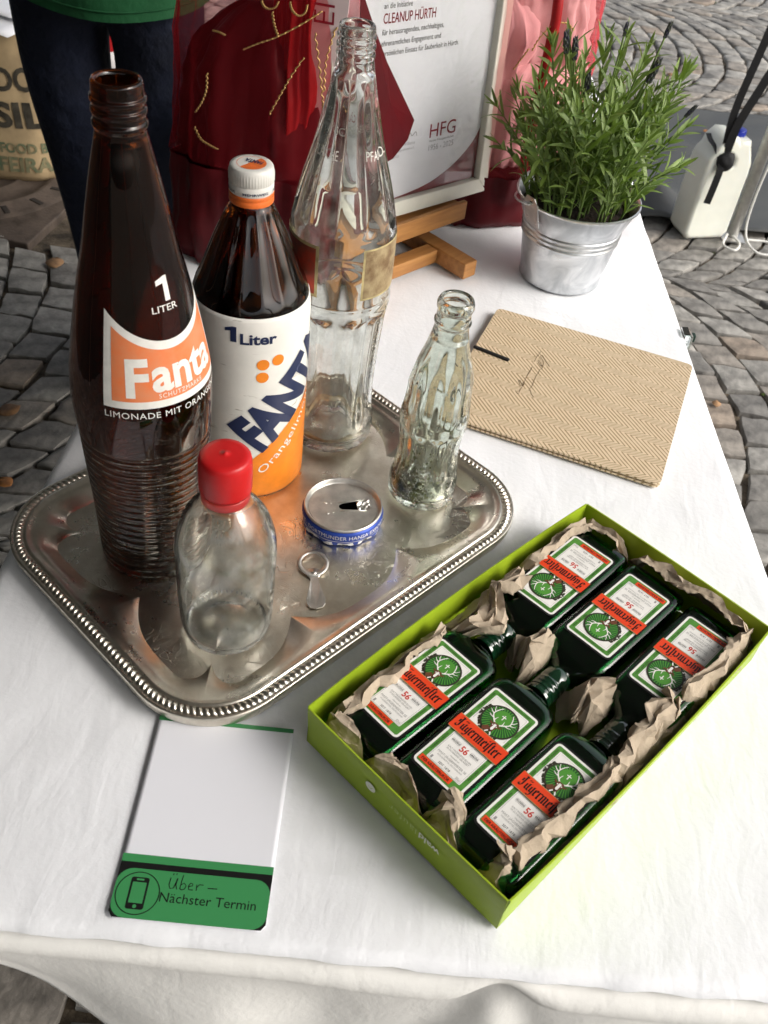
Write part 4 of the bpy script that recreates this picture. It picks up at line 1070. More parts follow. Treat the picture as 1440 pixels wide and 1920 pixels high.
def crumple(name, label, path, wdt, z0, z1, seed, amp=.0045, fr=60., arch=.9, ragged=.18, nl=None):
    """path: (u,v) points along the box wall; sheet arches from the wall (z0) over towards the flasks (z1)"""
    r = random.Random(seed); P = spl([(p[0], p[1], 0) for p in path], 12)
    acc = [0]
    for a_, b_ in zip(P, P[1:]): acc.append(acc[-1] + (b_ - a_).length)
    L_ = acc[-1]; cell = .0085; nl = max(4, int(L_ / cell)); nt_ = max(5, int(abs(wdt) * 1.8 / .0050) + 1)
    V, F = [], []; twist = r.uniform(0, 6)
    for i in range(nl + 1):
        s_ = L_ * i / nl; j = min(len(P) - 2, max(k for k in range(len(acc)) if acc[k] <= s_ + 1e-9)); f = (s_ - acc[j]) / max(1e-9, acc[j + 1] - acc[j])
        c = P[j].lerp(P[j + 1], f); t = (P[j + 1] - P[j]).normalized(); nrm = Vector((-t.y, t.x, 0))
        we = wdt * (1 + .7 * gnoise(s_ * 38, seed * 3.1, 1) + r.uniform(-.15, .15))
        ends = min(1, (s_ + .002) / .010, (L_ - s_ + .002) / .010) ** .5
        for k in range(nt_ + 1):
            q = k / nt_; hz = z0 + (z1 - z0) * sin(pi * (.06 + arch * .66 * q)); env = .3 + .7 * smooth(0, .3, q)
            ple = ((1 if k % 2 else -1) * (.5 + 1.1 * gnoise(s_ * 26 + k * 5.3, seed * 1.7, 4)) + 1.0 * gnoise(s_ * 55, k * .9, seed)) * amp * .60 * env
            p = c + nrm * (we * q * ends + r.gauss(0, amp * .30) * env) + t * (r.gauss(0, cell * .24) + (q - .4) * .006 * sin(s_ * 60 + twist))
            V.append(Vector(uv(p.x, p.y, max(.0022, .003 + hz * ends + ple + r.gauss(0, amp * .22) * env))))
    for i in range(nl):
        for k in range(nt_):
            q4 = (i * (nt_ + 1) + k, (i + 1) * (nt_ + 1) + k, (i + 1) * (nt_ + 1) + k + 1, i * (nt_ + 1) + k + 1)
            if r.random() < .5: F += [(q4[0], q4[1], q4[2]), (q4[0], q4[2], q4[3])]
            else: F += [(q4[0], q4[1], q4[3]), (q4[1], q4[2], q4[3])]
    c = sum(V, Vector()) / len(V)
    bm = bmesh.new(); vv = [bm.verts.new(v - c) for v in V]
    for f in F: bm.faces.new([vv[q] for q in f])
    bmesh.ops.subdivide_edges(bm, edges=bm.edges[:], cuts=3, use_grid_fill=True, smooth=.7)
    for v in bm.verts:
        w_ = v.co * 130 + Vector((seed, 0, 0)); d_ = abs(noise.noise(w_)) * 2 - .5
        v.co += Vector((noise.noise(w_ * 2), noise.noise(w_ * 2 + Vector((7, 1, 3))), 1.2 * d_)) * .0007
        if len(v.link_faces) < 5 and any(len(e_.link_faces) == 1 for e_ in v.link_edges): v.co += Vector((r.gauss(0, 1), r.gauss(0, 1), r.gauss(0, .7))) * .0006
    o = from_bm('packing_paper', bm, m_kraft, None, True, loc=c, sharp=24); o.modifiers.new('t', 'SOLIDIFY').thickness = .00022
    return tag(o, label, 'packing paper', 'crumpled packing paper in the gift box')
crumple('', 'long crumpled kraft paper strip along the tray-side wall of the green box', [(.372, .2445), (.330, .2440), (.285, .2440), (.256, .2400)], .0150, .012, .0385, 1)
crumple('', 'crumpled kraft paper wad at the middle of the tray-side box wall', [(.452, .2440), (.425, .2450), (.396, .2450), (.366, .2440)], .0270, .014, .0420, 22, amp=.006, fr=48)
crumple('', 'narrow crumpled kraft paper running up to the far box corner', [(.538, .2440), (.505, .2455), (.470, .2460), (.448, .2455)], .0140, .014, .0400, 13)
crumple('', 'folded kraft paper band in the far left corner of the green box', [(.5420, .1960), (.5425, .2200), (.5400, .2440)], .0130, .020, .0395, 4, amp=.003)
crumple('', 'crumpled kraft paper along the far wall behind the upper flasks', [(.5420, .0860), (.5440, .1200), (.5435, .1600), (.5430, .1900)], .0135, .018, .0400, 5)
crumple('', 'crumpled kraft paper strip beside the rightmost flask', [(.4400, .0800), (.4800, .0795), (.5200, .0805), (.5410, .0880)], .0110, .014, .0420, 6, amp=.005)
crumple('', 'bunched kraft paper wad at the middle of the right-hand box wall', [(.3600, .0795), (.3900, .0785), (.4250, .0790), (.4500, .0810)], .0220, .014, .0400, 37, amp=.006, fr=52)
crumple('', 'broad crumpled kraft paper beside the lowest flask', [(.2600, .0805), (.3000, .0793), (.3350, .0790), (.3750, .0795)], .0135, .012, .0400, 8, amp=.005)
crumple('', 'torn kraft paper piece in the box corner nearest the viewer', [(.2520, .1060), (.2525, .0950), (.2570, .0870), (.2700, .0840)], .0200, .016, .0450, 59, amp=.005)
crumple('', 'torn kraft paper wad pushed against the lowest flask bottom', [(.2495, .1500), (.2500, .1380), (.2510, .1220)], .0250, .016, .0430, 10, amp=.0065)
crumple('', 'crumpled kraft paper between the lower two left flasks and the near wall', [(.2500, .2020), (.2505, .1840), (.2500, .1640), (.2495, .1520)], .0120, .012, .0390, 11, amp=.005)
crumple('', 'crumpled kraft paper in the left box corner beneath the leftmost flask', [(.2580, .2420), (.2510, .2360), (.2500, .2200), (.2505, .2000)], .0100, .014, .0370, 12)
crumple('', 'crumpled kraft paper wad between the leftmost and middle flask necks', [(.4260, .1760), (.4080, .1735), (.3860, .1760)], -.0290, .010, .0400, 71, amp=.0060, arch=1.38)
crumple('', 'crumpled kraft paper wad between the middle and lowest flask necks', [(.4240, .1220), (.4060, .1195), (.3840, .1220)], -.0290, .010, .0400, 84, amp=.0065, arch=1.38)

# ------------------------------------------------------------------ appointment card
m_card = mat('card paper', (.80, .81, .86), .45); m_cgrn = mat('card green', (.045, .26, .085), .45); m_cblk = mat('card black', (.006, .006, .006), .45)
card = thing('appointment_card', 'white and green card reading Nächster Termin partly under the tray', 'card', (-.0817, .2865, TZ + .0007), radians(2.3))
CW, CH = .0897, .1347
def cbend(x, y, l): return (x, y, .0003 + l + .0002 * (x / .045) ** 2)
pr = Print(); ch = .003
pr.poly([(-CW / 2 + ch, -CH / 2), (CW / 2 - ch, -CH / 2), (CW / 2, -CH / 2 + ch), (CW / 2, CH / 2 - .001), (CW / 2 - .001, CH / 2), (-CW / 2, CH / 2), (-CW / 2, -CH / 2 + ch)], 0, 0)
sheet = pr.build('card_sheet', [m_card], card, cbend, .006, .006)
sheet.modifiers.new('t', 'SOLIDIFY').thickness = .0003
pr = Print(); Y = lambda f: CH / 2 - CH * f; X = lambda f: -CW / 2 + CW * f
pr.rect(X(.002), Y(.026), X(.998), Y(.002), 0, .00012); pr.build('green_stripe', [m_cgrn], sheet, cbend, .006, .006); pr = Print()
pr.rect(X(.002), Y(.752), X(.998), Y(.716), 0, .00012); pr.rect(X(.002), Y(.860), X(.998), Y(.752), 1, .00012)
pr.poly([(X(.002), Y(.86)), (X(.002), Y(.972)), (X(.03), Y(.997)), (X(.97), Y(.997)), (X(.998), Y(.972)), (X(.998), Y(.86))], 1, .00012)
pr.rrect(X(.002), Y(.997), X(.998), Y(.780), .009, 0, .00018)
ccx, ccy = X(.155), Y(.888)
pr.ring(ccx, ccy, .0121, .0127, 1, .00025); pr.rrect(ccx - .0052, ccy - .0094, ccx + .0052, ccy + .0094, .0014, 1, .00025)
pr.rrect(ccx - .0040, ccy - .0058, ccx + .0040, ccy + .0064, .0003, 0, .0003); pr.rrect(ccx - .0022, ccy + .0075, ccx + .0022, ccy + .0086, .0005, 0, .0003); pr.ell(ccx, ccy - .0077, .0011, None, 0, .0003)
pr.text('Nächster Termin', X(.30), Y(.915), .0056, 1, .00025, w=.0555)
hw = .00055
x0, y0 = X(.345), Y(.856); k = .0066
def hand(pts, s=1.): pr.line([(x0 + p[0] * k, y0 + p[1] * k) for p in pts], hw, 1, .00025)
hand([(0, 1), (-.05, .35), (.1, .02), (.4, .1), (.6, 1.0)]); hand([(.6, 1), (.55, .4), (.7, 0)])
hand([(.15, 1.25), (.18, 1.42)]); hand([(.42, 1.28), (.46, 1.45)])
hand([(1.05, 1.35), (.98, .7), (.95, .05), (1.0, .45), (1.25, .62), (1.45, .4), (1.35, .08), (1.1, 0), (.95, .1)])
hand([(1.7, .35), (2.0, .45), (2.0, .62), (1.8, .68), (1.65, .4), (1.75, .08), (2.1, .08)]); hand([(2.35, .6), (2.4, .05)]); hand([(2.4, .35), (2.6, .62), (2.95, .6)]); hand([(3.35, .35), (4.2, .38)])
pr.build('card_print', [m_cgrn, m_cblk], sheet, cbend, .006, .006)

# ------------------------------------------------------------------ notebook with zigzag cover
nb = thing('notebook', 'square beige notebook with zigzag line pattern on its cover', 'notebook', (.1665, .7835, TZ + .0010), radians(-16.2))
def zig():
    m = mat('zigzag paper', (.56, .42, .25), .6); nt = m.node_tree; N = nt.nodes; L = nt.links; P = _p(nt)
    tc = N.new('ShaderNodeTexCoord'); mp = N.new('ShaderNodeMapping'); mp.inputs['Rotation'].default_value = (0, 0, radians(6)); L.new(tc.outputs['Object'], mp.inputs[0])
    nz0 = N.new('ShaderNodeTexNoise'); nz0.inputs['Scale'].default_value = 30; nz0.inputs['Detail'].default_value = 2; L.new(mp.outputs[0], nz0.inputs[0])
    sx = N.new('ShaderNodeSeparateXYZ'); L.new(mp.outputs[0], sx.inputs[0])
    def mth(op, a, b=None, c=None):
        n_ = N.new('ShaderNodeMath'); n_.operation = op
        for i, v in enumerate((a, b, c)):
            if v is None: continue
            if isinstance(v, (int, float)): n_.inputs[i].default_value = v
            else: L.new(v, n_.inputs[i])
        return n_.outputs[0]
    # asymmetric zigzag: long shallow stroke, short steep stroke
    per = .0290
    w_ = mth('FRACT', mth('MULTIPLY', sx.outputs[1], 1 / per))
    up_ = mth('MULTIPLY', w_, 1 / .66); dn = mth('MULTIPLY', mth('SUBTRACT', 1.0, w_), 1 / .34)
    t = mth('MINIMUM', up_, dn)
    wob = mth('MULTIPLY', mth('SUBTRACT', nz0.outputs[0], .5), .0022)
    q = mth('ADD', mth('ADD', mth('MULTIPLY', sx.outputs[0], 1.0), mth('MULTIPLY', t, .0230)), wob)
    ln = mth('SINE', mth('MULTIPLY', q, 2 * pi / .0056))
    nz = N.new('ShaderNodeTexNoise'); nz.inputs['Scale'].default_value = 110; nz.inputs['Detail'].default_value = 3; L.new(tc.outputs['Object'], nz.inputs[0])
    mr = N.new('ShaderNodeMapRange'); L.new(mth('ADD', ln, mth('MULTIPLY', mth('SUBTRACT', nz.outputs[0], .5), 1.0)), mr.inputs[0]); mr.inputs[1].default_value = .15; mr.inputs[2].default_value = .9
    mx = N.new('ShaderNodeMix'); mx.data_type = 'RGBA'; mx.inputs[6].default_value = (.70, .56, .39, 1); mx.inputs[7].default_value = (.27, .185, .085, 1)
    L.new(mr.outputs[0], mx.inputs[0]); L.new(mx.outputs[2], P.inputs['Base Color'])
    return m
m_zig = zig(); m_page = mat('page block', (.78, .75, .66), .8, var=.1, vscale=300)
def rr_loop(w, h, r, rl=None, n=5):
    P = []
    for cx, cy_, a0, rr in ((w / 2, h / 2, 0, r), (-w / 2, h / 2, 90, rl or r), (-w / 2, -h / 2, 180, rl or r), (w / 2, -h / 2, 270, r)):
        sx = -1 if cx > 0 else 1; sy = -1 if cy_ > 0 else 1
        for k in range(n + 1): a = radians(a0 + 90 * k / n); P.append((cx + sx * rr + rr * cos(a), cy_ + sy * rr + rr * sin(a)))
    return P
V, F = fill2d([rr_loop(.214, .208, .0060)], extrude=.0008, bevel=.0002)
mesh('front_cover', [(x, y, z + .0046) for x, y, z in V], F, m_zig, nb, smooth=False); mesh('back_cover', [(x, y, z + .0011) for x, y, z in V], F, m_zig, nb, smooth=False)
V, F = fill2d([rr_loop(.208, .202, .006)], extrude=.0007); mesh('page_block', [(x, y, z + .0028) for x, y, z in V], F, m_page, nb, smooth=False)
m_gold_ink = mat('brown ink', (.10, .06, .02), .5)
T = lambda pts: [(x, y, 0) for x, y in pts]
inv = Matrix.Rotation(radians(16.2), 3, 'Z')
def nbpt(zx, zy):
    px, py = 940 + zx * .0972, 620 + zy * .0972
    d = rgt * (px - 720) / CAM_F + dwn * (py - 960) / CAM_F + fwd; t = (CAM_H - TZ - .0067) / -d.z
    return inv @ (Vector((d.x * t, d.y * t, 0)) - Vector((.1665, .7835, 0)))
s1 = [(270, 1150), (300, 1200), (335, 1215), (355, 1150), (370, 1130), (352, 1165), (390, 1100), (440, 1040), (430, 990), (400, 1050), (370, 1055), (335, 960), (370, 970), (410, 1060), (450, 980), (480, 910), (490, 890), (475, 905), (530, 820), (545, 790), (520, 830), (575, 745), (600, 700)]
s2 = [(620, 1280), (580, 1220), (560, 1160), (530, 1150), (570, 1090), (590, 1080), (610, 1020), (650, 920), (690, 840), (715, 830), (740, 750), (770, 740), (790, 700), (730, 580), (710, 600), (780, 690), (815, 620), (760, 490), (800, 480), (830, 540), (930, 690)]
s3 = [(640, 590), (700, 480), (720, 475), (760, 400)]
for k, s_ in enumerate((s1, s2, s3)):
    pts = spl([tuple(nbpt(*p)) for p in s_], 4); V, F = tube([(p.x, p.y, .0057) for p in pts], .00022, 5); mesh('handwritten_word', V, F, m_gold_ink, nb)
m_blk = mat('black elastic', (.008, .008, .009), .6)
o = from_bm('pen_loop', boxbm(.040, .0042, .0022, .0008, loc=(-.0880, .015, .0067), rot=Matrix.Rotation(radians(-8), 3, 'Z')), m_blk, nb)

# ------------------------------------------------------------------ easel and framed certificate
m_wood = mat('oiled beech', (.48, .23, .07), .5, var=.35, vscale=14, col2=(.34, .15, .045), bump=.08, bscale=150)
nt = m_wood.node_tree
mp = nt.nodes.new('ShaderNodeMapping'); mp.inputs['Scale'].default_value = (1, 9, 9)
for nd in list(nt.nodes):
    if nd.type == 'TEX_NOISE' and nd.inputs['Scale'].default_value == 14:
        tcn = [x for x in nt.nodes if x.type == 'TEX_COORD'][0]; nt.links.new(tcn.outputs['Object'], mp.inputs[0]); nt.links.new(mp.outputs[0], nd.inputs['Vector'])
EA = radians(48)
ev = Vector((cos(EA), sin(EA), 0)); nv = Vector((sin(EA), -cos(EA), 0))
easel = thing('table_easel', 'small wooden table easel carrying the framed certificate', 'easel', (.066, .985, TZ + .002), EA)
# local x along the picture, y backwards (away from the front); origin at the front end of the right runner
def bar(name, sx, sy, sz, loc, rot=None): return from_bm(name, boxbm(sx, sy, sz, .0012, loc=loc, rot=rot), m_wood, easel)
bar('runner', .020, .215, .019, (-.010, .1075, .0095)); bar('runner', .020, .215, .019, (-.152, .1075, .0095))
bar('cross_bar', .1215, .018, .016, (-.081, .052, .0095)); bar('cross_bar', .1215, .018, .016, (-.081, .150, .0095))
lean = Matrix.Rotation(radians(-4), 3, 'X')
for x in (-.010, -.152): bar('upright', .018, .016, .30, (x - .0005, .112, .169), lean)
bar('ledge', .190, .034, .016, (-.056, .0835, .0400)); bar('ledge_lip', .190, .006, .022, (-.056, .0635, .0430))
bar('top_bar', .170, .014, .024, (-.081, .1375, .300), lean)
bar('brace', .014, .013, .30, (-.070, .185, .160), Matrix.Rotation(radians(18), 3, 'X'))

up_v = (Vector((0, 0, cos(radians(4)))) - nv * sin(radians(4)))
ex_ = (ev - up_v * .028).normalized(); nz_ = ex_.cross(up_v).normalized(); uy_ = nz_.cross(ex_)
uy_ = (uy_ + ex_ * .016).normalized(); nz_ = ex_.cross(uy_).normalized()
FRW, FRH, FB_, FD = .250, .345, .0165, .024
frame = thing('framed_certificate', 'white framed certificate with red lettering leaning on the easel', 'framed certificate', (.069, 1.102, TZ + .0505))
Mf = Matrix.Identity(4)
for i in range(3): Mf[i][0] = ex_[i]; Mf[i][1] = uy_[i]; Mf[i][2] = nz_[i]; Mf[i][3] = (.069, 1.102, TZ + .0505)[i]
frame.matrix_world = Mf
m_frame = mat('white frame lacquer', (.78, .77, .68), .35, var=.03, vscale=60)
def rail(pts):  # mitred rail: quad in the plane, extruded back
    V = [(x, y, 0) for x, y in pts] + [(x, y, -FD) for x, y in pts]
    b = bmesh.new(); vs_ = [b.verts.new(v) for v in V]
    for f in ((0, 1, 2, 3), (7, 6, 5, 4), (0, 4, 5, 1), (1, 5, 6, 2), (2, 6, 7, 3), (3, 7, 4, 0)): b.faces.new([vs_[i] for i in f])
    bmesh.ops.recalc_face_normals(b, faces=b.faces[:]); bmesh.ops.bevel(b, geom=b.edges[:], offset=.0006, segments=2, affect='EDGES')
    return from_bm('frame_rail', b, m_frame, frame)
W_, H_, B_ = FRW, FRH, FB_
rail([(-W_, 0), (0, 0), (-B_, B_), (-W_ + B_, B_)]); rail([(0, 0.0003), (0, H_), (-B_, H_ - B_), (-B_, B_ + .0003)]); rail([(0, H_ + .0003), (-W_, H_ + .0003), (-W_ + B_, H_ - B_ + .0003), (-B_, H_ - B_ + .0003)]); rail([(-W_ - .0003, H_), (-W_ - .0003, 0), (-W_ + B_ - .0003, B_), (-W_ + B_ - .0003, H_ - B_)])
m_cert = mat('certificate paper', (.86, .87, .90), .4); m_cred = mat('certificate dark red', (.20, .012, .016), .4); m_cred2 = mat('certificate red ink', (.26, .012, .03), .4); m_cgry = mat('certificate grey ink', (.12, .115, .12), .5); m_cgl = mat('pale grey ink', (.36, .36, .38), .5)
pr = Print(); pr.rect(-W_ + B_ - .002, B_ - .002, -B_ + .002, H_ - B_ + .002, 0, -.010)
sheet = pr.build('certificate', [m_cert], frame, lambda x, y, l: (x, y, l), smooth=False)
pr = Print()
arc = spl([(-.20, .0135, 0), (-.107, .0215, 0), (-.066, .0335, 0), (-.0405, .0478, 0), (-.024, .0625, 0), (-.0145, .078, 0)], 4)
pr.poly([(-.20, .0146)] + [(p.x, max(.0146, p.y)) for p in arc] + [(-.0146, .0146)], 0, .0003)
tt = lambda s_, x, y, c, m_, w=None, **k_: pr.text(s_, x, y, c, m_, .0003, w=w, **k_)
tt('DANKSAGUNG', -.180, .2215, .0098, 1, .085, bold=.01); tt('an die Initiative', -.1800, .2100, .0050, 2, .0380)
tt('CLEANUP HÜRTH', -.1800, .1968, .0090, 1, .0720, bold=.008)
tt('für herausragendes, nachhaltiges,', -.1805, .1865, .0050, 2, .0860); tt('ehrenamtliches Engagement und', -.1805, .1765, .0050, 2, .0830); tt('persönlichen Einsatz für Sauberkeit in Hürth.', -.1805, .1672, .0050, 2, .1110)
tt('HFG', -.0990, .0752, .0148, 1, .0405, bold=.0); tt('Hürther Freitagsgesellschaft', -.0985, .0705, .0022, 2, .0385); tt('1956 - 2025', -.0985, .0612, .0062, 3, .0392)
tt('Michael Willems', -.1560, .0730, .0035, 3, .0350); tt('Hürther Freitagsgesellschaft e.V.', -.165, .0680, .0024, 3, .0440); tt('August 2025', -.1615, .0622, .0026, 3, .0180)
sg = spl([(-.158, .080, 0), (-.154, .084, 0), (-.150, .0795, 0), (-.146, .090, 0), (-.1455, .0795, 0), (-.142, .084, 0), (-.139, .081, 0), (-.136, .0845, 0), (-.133, .0815, 0), (-.129, .085, 0), (-.126, .082, 0), (-.121, .0855, 0), (-.119, .081, 0)], 5)
pr.line([(p.x, p.y) for p in sg], .0006, 2, .0003)
pr.build('certificate_print', [m_cred, m_cred2, m_cgry, m_cgl], sheet, lambda x, y, l: (x, y, -.010 + l), smooth=False)
m_pane = mat('frame pane', (1, 1, 1), .02, trans=1, ior=1.45)
from_bm('glass_pane', boxbm(W_ - 2 * B_ + .003, H_ - 2 * B_ + .003, .0016, loc=(-W_ / 2, H_ / 2, -.0072)), m_pane, frame)
from_bm('backing_board', boxbm(W_ - 2 * B_ + .004, H_ - 2 * B_ + .004, .003, loc=(-W_ / 2, H_ / 2, -.0135)), mat('backing', (.3, .24, .17), .8), frame)

# ------------------------------------------------------------------ organza bags
def sheer(name, col, a):
    m = bpy.data.materials.new(name); m.use_nodes = True; N = m.node_tree.nodes; L = m.node_tree.links
    N.remove(N['Principled BSDF'])
    tr = N.new('ShaderNodeBsdfTransparent'); tr.inputs[0].default_value = (1, .80, .80, 1)
    d = N.new('ShaderNodeBsdfDiffuse'); d.inputs[0].default_value = (*col, 1); t = N.new('ShaderNodeBsdfTranslucent'); t.inputs[0].default_value = (*col, 1)
    g_ = N.new('ShaderNodeBsdfGlossy'); g_.inputs[0].default_value = (.8, .4, .4, 1); g_.inputs['Roughness'].default_value = .45
    a1 = N.new('ShaderNodeMixShader'); a1.inputs[0].default_value = .5; L.new(d.outputs[0], a1.inputs[1]); L.new(t.outputs[0], a1.inputs[2])
    a2 = N.new('ShaderNodeMixShader'); a2.inputs[0].default_value = .03; L.new(a1.outputs[0], a2.inputs[1]); L.new(g_.outputs[0], a2.inputs[2])
    lw = N.new('ShaderNodeLayerWeight'); lw.inputs[0].default_value = .35
    mr = N.new('ShaderNodeMapRange'); mr.inputs[3].default_value = a; mr.inputs[4].default_value = min(1, a + .5); L.new(lw.outputs['Facing'], mr.inputs[0])
    ms = N.new('ShaderNodeMixShader'); L.new(mr.outputs[0], ms.inputs[0]); L.new(tr.outputs[0], ms.inputs[1]); L.new(a2.outputs[0], ms.inputs[2])
    L.new(ms.outputs[0], N['Material Output'].inputs['Surface']); return m
m_org = sheer('red organza', (.50, .03, .045), .20)
m_org2 = sheer('pale red organza', (.60, .10, .12), .14)
m_satin = mat('dark red satin', (.085, .003, .006), .42, var=.15, vscale=8, spec=.25, bump=.1, bscale=900, bdist=.0003)
m_satin2 = mat('red satin', (.34, .010, .012), .40, spec=.3)
m_cord = mat('gold cord', (.50, .33, .12), .4, metal=.55)
m_pink = mat('pink paper', (.78, .60, .61), .6, var=.1, vscale=20); m_pale = mat('pale pink card', (.78, .64, .64), .55)
def soft(o, amp, f, seed=0.):
    """push the skin of a cloth mesh in and out along ridged noise so that it wrinkles"""
    for v in o.data.vertices:
        p = v.co * f + Vector((seed, seed * 2, 0)); n_ = Vector((v.co.x, v.co.y, 0)); n_ = n_.normalized() if n_.length > 1e-6 else Vector((0, 0, 1))
        v.co += n_ * amp * (1.4 * abs(noise.noise(Vector((p.x, p.y, p.z * .6)))) + .8 * abs(noise.noise(p * 2.3 + Vector((9, 3, 1)))) - .7)
    o.data.update(); return o
def bag_sec(c, ax, ay, z, seed, n=120, wob=.006, rot=0., ex=2.6):
    out = []
    for k in range(n):
        a = 2 * pi * k / n; ca, sa = cos(a), sin(a)
        w_ = 1 + wob / ax * (gnoise(ca * 3 + seed, sa * 3, z * 5) + .6 * gnoise(ca * 9 + seed, sa * 9, z * 3)) + .020 * sin(11 * a + seed + 9 * z + 2 * gnoise(ca * 2, sa * 2, z * 6)) + .012 * gnoise(ca * 5, sa * 5 + seed, z * 22)
        x = ax * math.copysign(abs(ca) ** (2 / ex), ca) * w_; y = ay * math.copysign(abs(sa) ** (2 / ex), sa) * w_
        out.append((c[0] + x * cos(rot) - y * sin(rot), c[1] + x * sin(rot) + y * cos(rot), z))
    return out
def bag(name, label, loc, ax, ay, h, seed, band, rot, tops):
    t = thing(name, label, 'gift bag', (loc[0], loc[1], TZ + .0015), rot)
    shape = lambda z: interp(z / h, tops)
    rings = [bag_sec((0, 0), ax * shape(z), ay * shape(z), z, seed) for z in [h * k / 40 for k in range(41)] if z >= band - .002]
    V, F = loft(rings, cap=False); soft(mesh('organza_shell', V, F, m_org if seed == 3 else m_org2, t), .006, 15, seed)
    zs = [0] + [band * k / 7 for k in range(1, 8)] + [band + .004]
    rings = [bag_sec((0, 0), ax * shape(z) * (1.012 if z > 0 else .97), ay * shape(z) * (1.012 if z > 0 else .97), z, seed, wob=.009) for z in zs]
    V, F = loft(rings, cap=False); F.append(tuple(range(119, -1, -1))); soft(mesh('satin_band', V, F, m_satin, t), .006, 30, seed + 2)
    return t, shape
bagL, shL = bag('organza_bag', 'dark red organza gift bag with gold cord behind the brown bottles', (-.172, .992), .108, .078, .46, 3, .108, radians(-8), [(0, 1.0), (.1, 1.0), (.25, .97), (.45, .90), (.6, .84), (.8, .70), (.92, .5), (1, .42)])
rings = [bag_sec((.004, -.004), .094 * s_, .062 * s_, z, 8, wob=.018, ex=2.2) for z, s_ in [(q, interp(q, [(.004, .9), (.05, 1.05), (.10, 1.05), (.15, 1.0), (.19, .92), (.225, .78), (.245, .58), (.26, .3)])) for q in [.004 + .256 * k / 24 for k in range(25)]]]
V, F = loft(rings); soft(mesh('satin_bundle', V, F, m_satin, bagL), .011, 16, 5)
rings = [bag_sec((.040, -.028), .026 * s_, .030 * s_, z, 5, wob=.006, ex=2.2) for z, s_ in [(q, interp(q, [(.01, .8), (.08, 1.1), (.16, 1.05), (.24, 1.0), (.33, .95), (.40, .6)])) for q in [.01 + .39 * k / 26 for k in range(27)]]]
V, F = loft(rings); soft(mesh('red_bundle', V, F, m_satin2, bagL), .010, 24, 8)
from_bm('pink_card', boxbm(.040, .0015, .26, loc=(.066, -.0500, .275), rot=Matrix.Rotation(radians(3), 3, 'Y')), m_pale, bagL)
pr = Print(); pr.text('EIN', 0, 0, .020, 0, .0, bold=-.01, rot=radians(90))
pr.build('card_lettering', [m_cred2], bagL, lambda x, y, l: (.070 + x + .004, -.0520, .262 + y), smooth=False)
bagR, shR = bag('organza_bag', 'red organza gift bag with pink parcels behind the frame and lavender', (.073, 1.205), .100, .100, .44, 9, .062, radians(20), [(0, 1.0), (.12, 1.0), (.4, .95), (.6, .9), (.85, .7), (1, .4)])
for (x, y, z, sx, sy, sz, rz, ry) in ((.020, -.028, .115, .10, .05, .10, 20, 5), (.030, -.015, .225, .085, .05, .09, -15, -7), (-.03, .0, .30, .07, .05, .12, 10, 8), (-.035, -.02, .15, .06, .06, .16, 35, 0)):
    rings = [bag_sec((0, 0), sx * .62 * q2, sy * .75 * q2, (q1 - .5) * sz * 1.25, x * 90, wob=.010, n=80, ex=3) for q1, q2 in [(q / 14, min(1, (q / 14 + .02) * 9, (1.02 - q / 14) * 6) ** .5) for q in range(15)]]
    V, F = loft(rings); o = soft(mesh('parcel', V, F, m_pink if z < .2 else m_pale, bagR, loc=(x, y, z)), .010, 36, z * 40); o.rotation_euler = (0, radians(ry), radians(rz))
V, F = tube([(.005, -.090, .06), (.002, -.097, .14), (.006, -.094, .24), (.0, -.085, .34)], .006, 8); mesh('satin_ribbon', V, F, m_satin2, bagR)

def at_px(px, py, Yp=None, z=None):
    d = rgt * (px - 720) / CAM_F + dwn * (py - 960) / CAM_F + fwd
    t = (z - CAM_H) / d.z if z is not None else Yp / d.y
    return Vector((d.x * t, d.y * t, CAM_H + d.z * t))
def on_bag(root, ax, ay, shape, h, px, py):
    """march along a sight line until it meets the bag's skin"""
    o = Vector((0, 0, CAM_H)); d = (at_px(px, py, 1.0) - o).normalized(); ci = root.matrix_basis.inverted()
    for k in range(1400):
        p = ci @ (o + d * (.7 + k * .0005))
        if 0 < p.z < h:
            s_ = shape(p.z)
            if (abs(p.x) / (ax * s_)) ** 2.6 + (abs(p.y) / (ay * s_)) ** 2.6 < 1.03: return p
    return None
def cord(root, ax, ay, shape, h, pts):
    P = [on_bag(root, ax, ay, shape, h, *p) for p in pts]; P = [p for p in P if p]
    if len(P) < 2: return
    Q = spl(P, 14); r = [.0005 + .0005 * (k % 2) for k in range(len(Q))]
    Q = [p + Vector((0, -.0028, 0)) + Vector((.0008, 0, .0004)) * (1 if k % 4 < 2 else -1) for k, p in enumerate(Q)]
    V, F = tube(Q, r, 6); mesh('gold_cord', V, F, m_cord, root)
for pts in ([(390, 135), (389, 165), (380, 190), (368, 208)], [(366, 235), (378, 258), (395, 270), (410, 278)], [(456, 92), (485, 80), (520, 68), (565, 45), (605, 20)], [(506, 214), (525, 180), (545, 145), (572, 105)], [(592, 60), (600, 120), (606, 180), (607, 205)], [(645, 20), (625, 70), (612, 120), (609, 170)], [(512, 20), (516, 45), (523, 66)], [(400, 55), (412, 58), (424, 64)],
            [(492, 0), (497, 10), (507, 15), (518, 12), (524, 2)], [(545, 2), (550, 18), (562, 28), (574, 22), (578, 8)]):
    cord(bagL, .108, .078, shL, .46, pts)
for pts in ([(995, 95), (1010, 70), (1035, 45), (1060, 42), (1074, 55)], [(960, 130), (975, 110), (990, 90)], [(1074, 110), (1078, 130), (1082, 150)]):
    cord(bagR, .100, .100, shR, .44, pts)
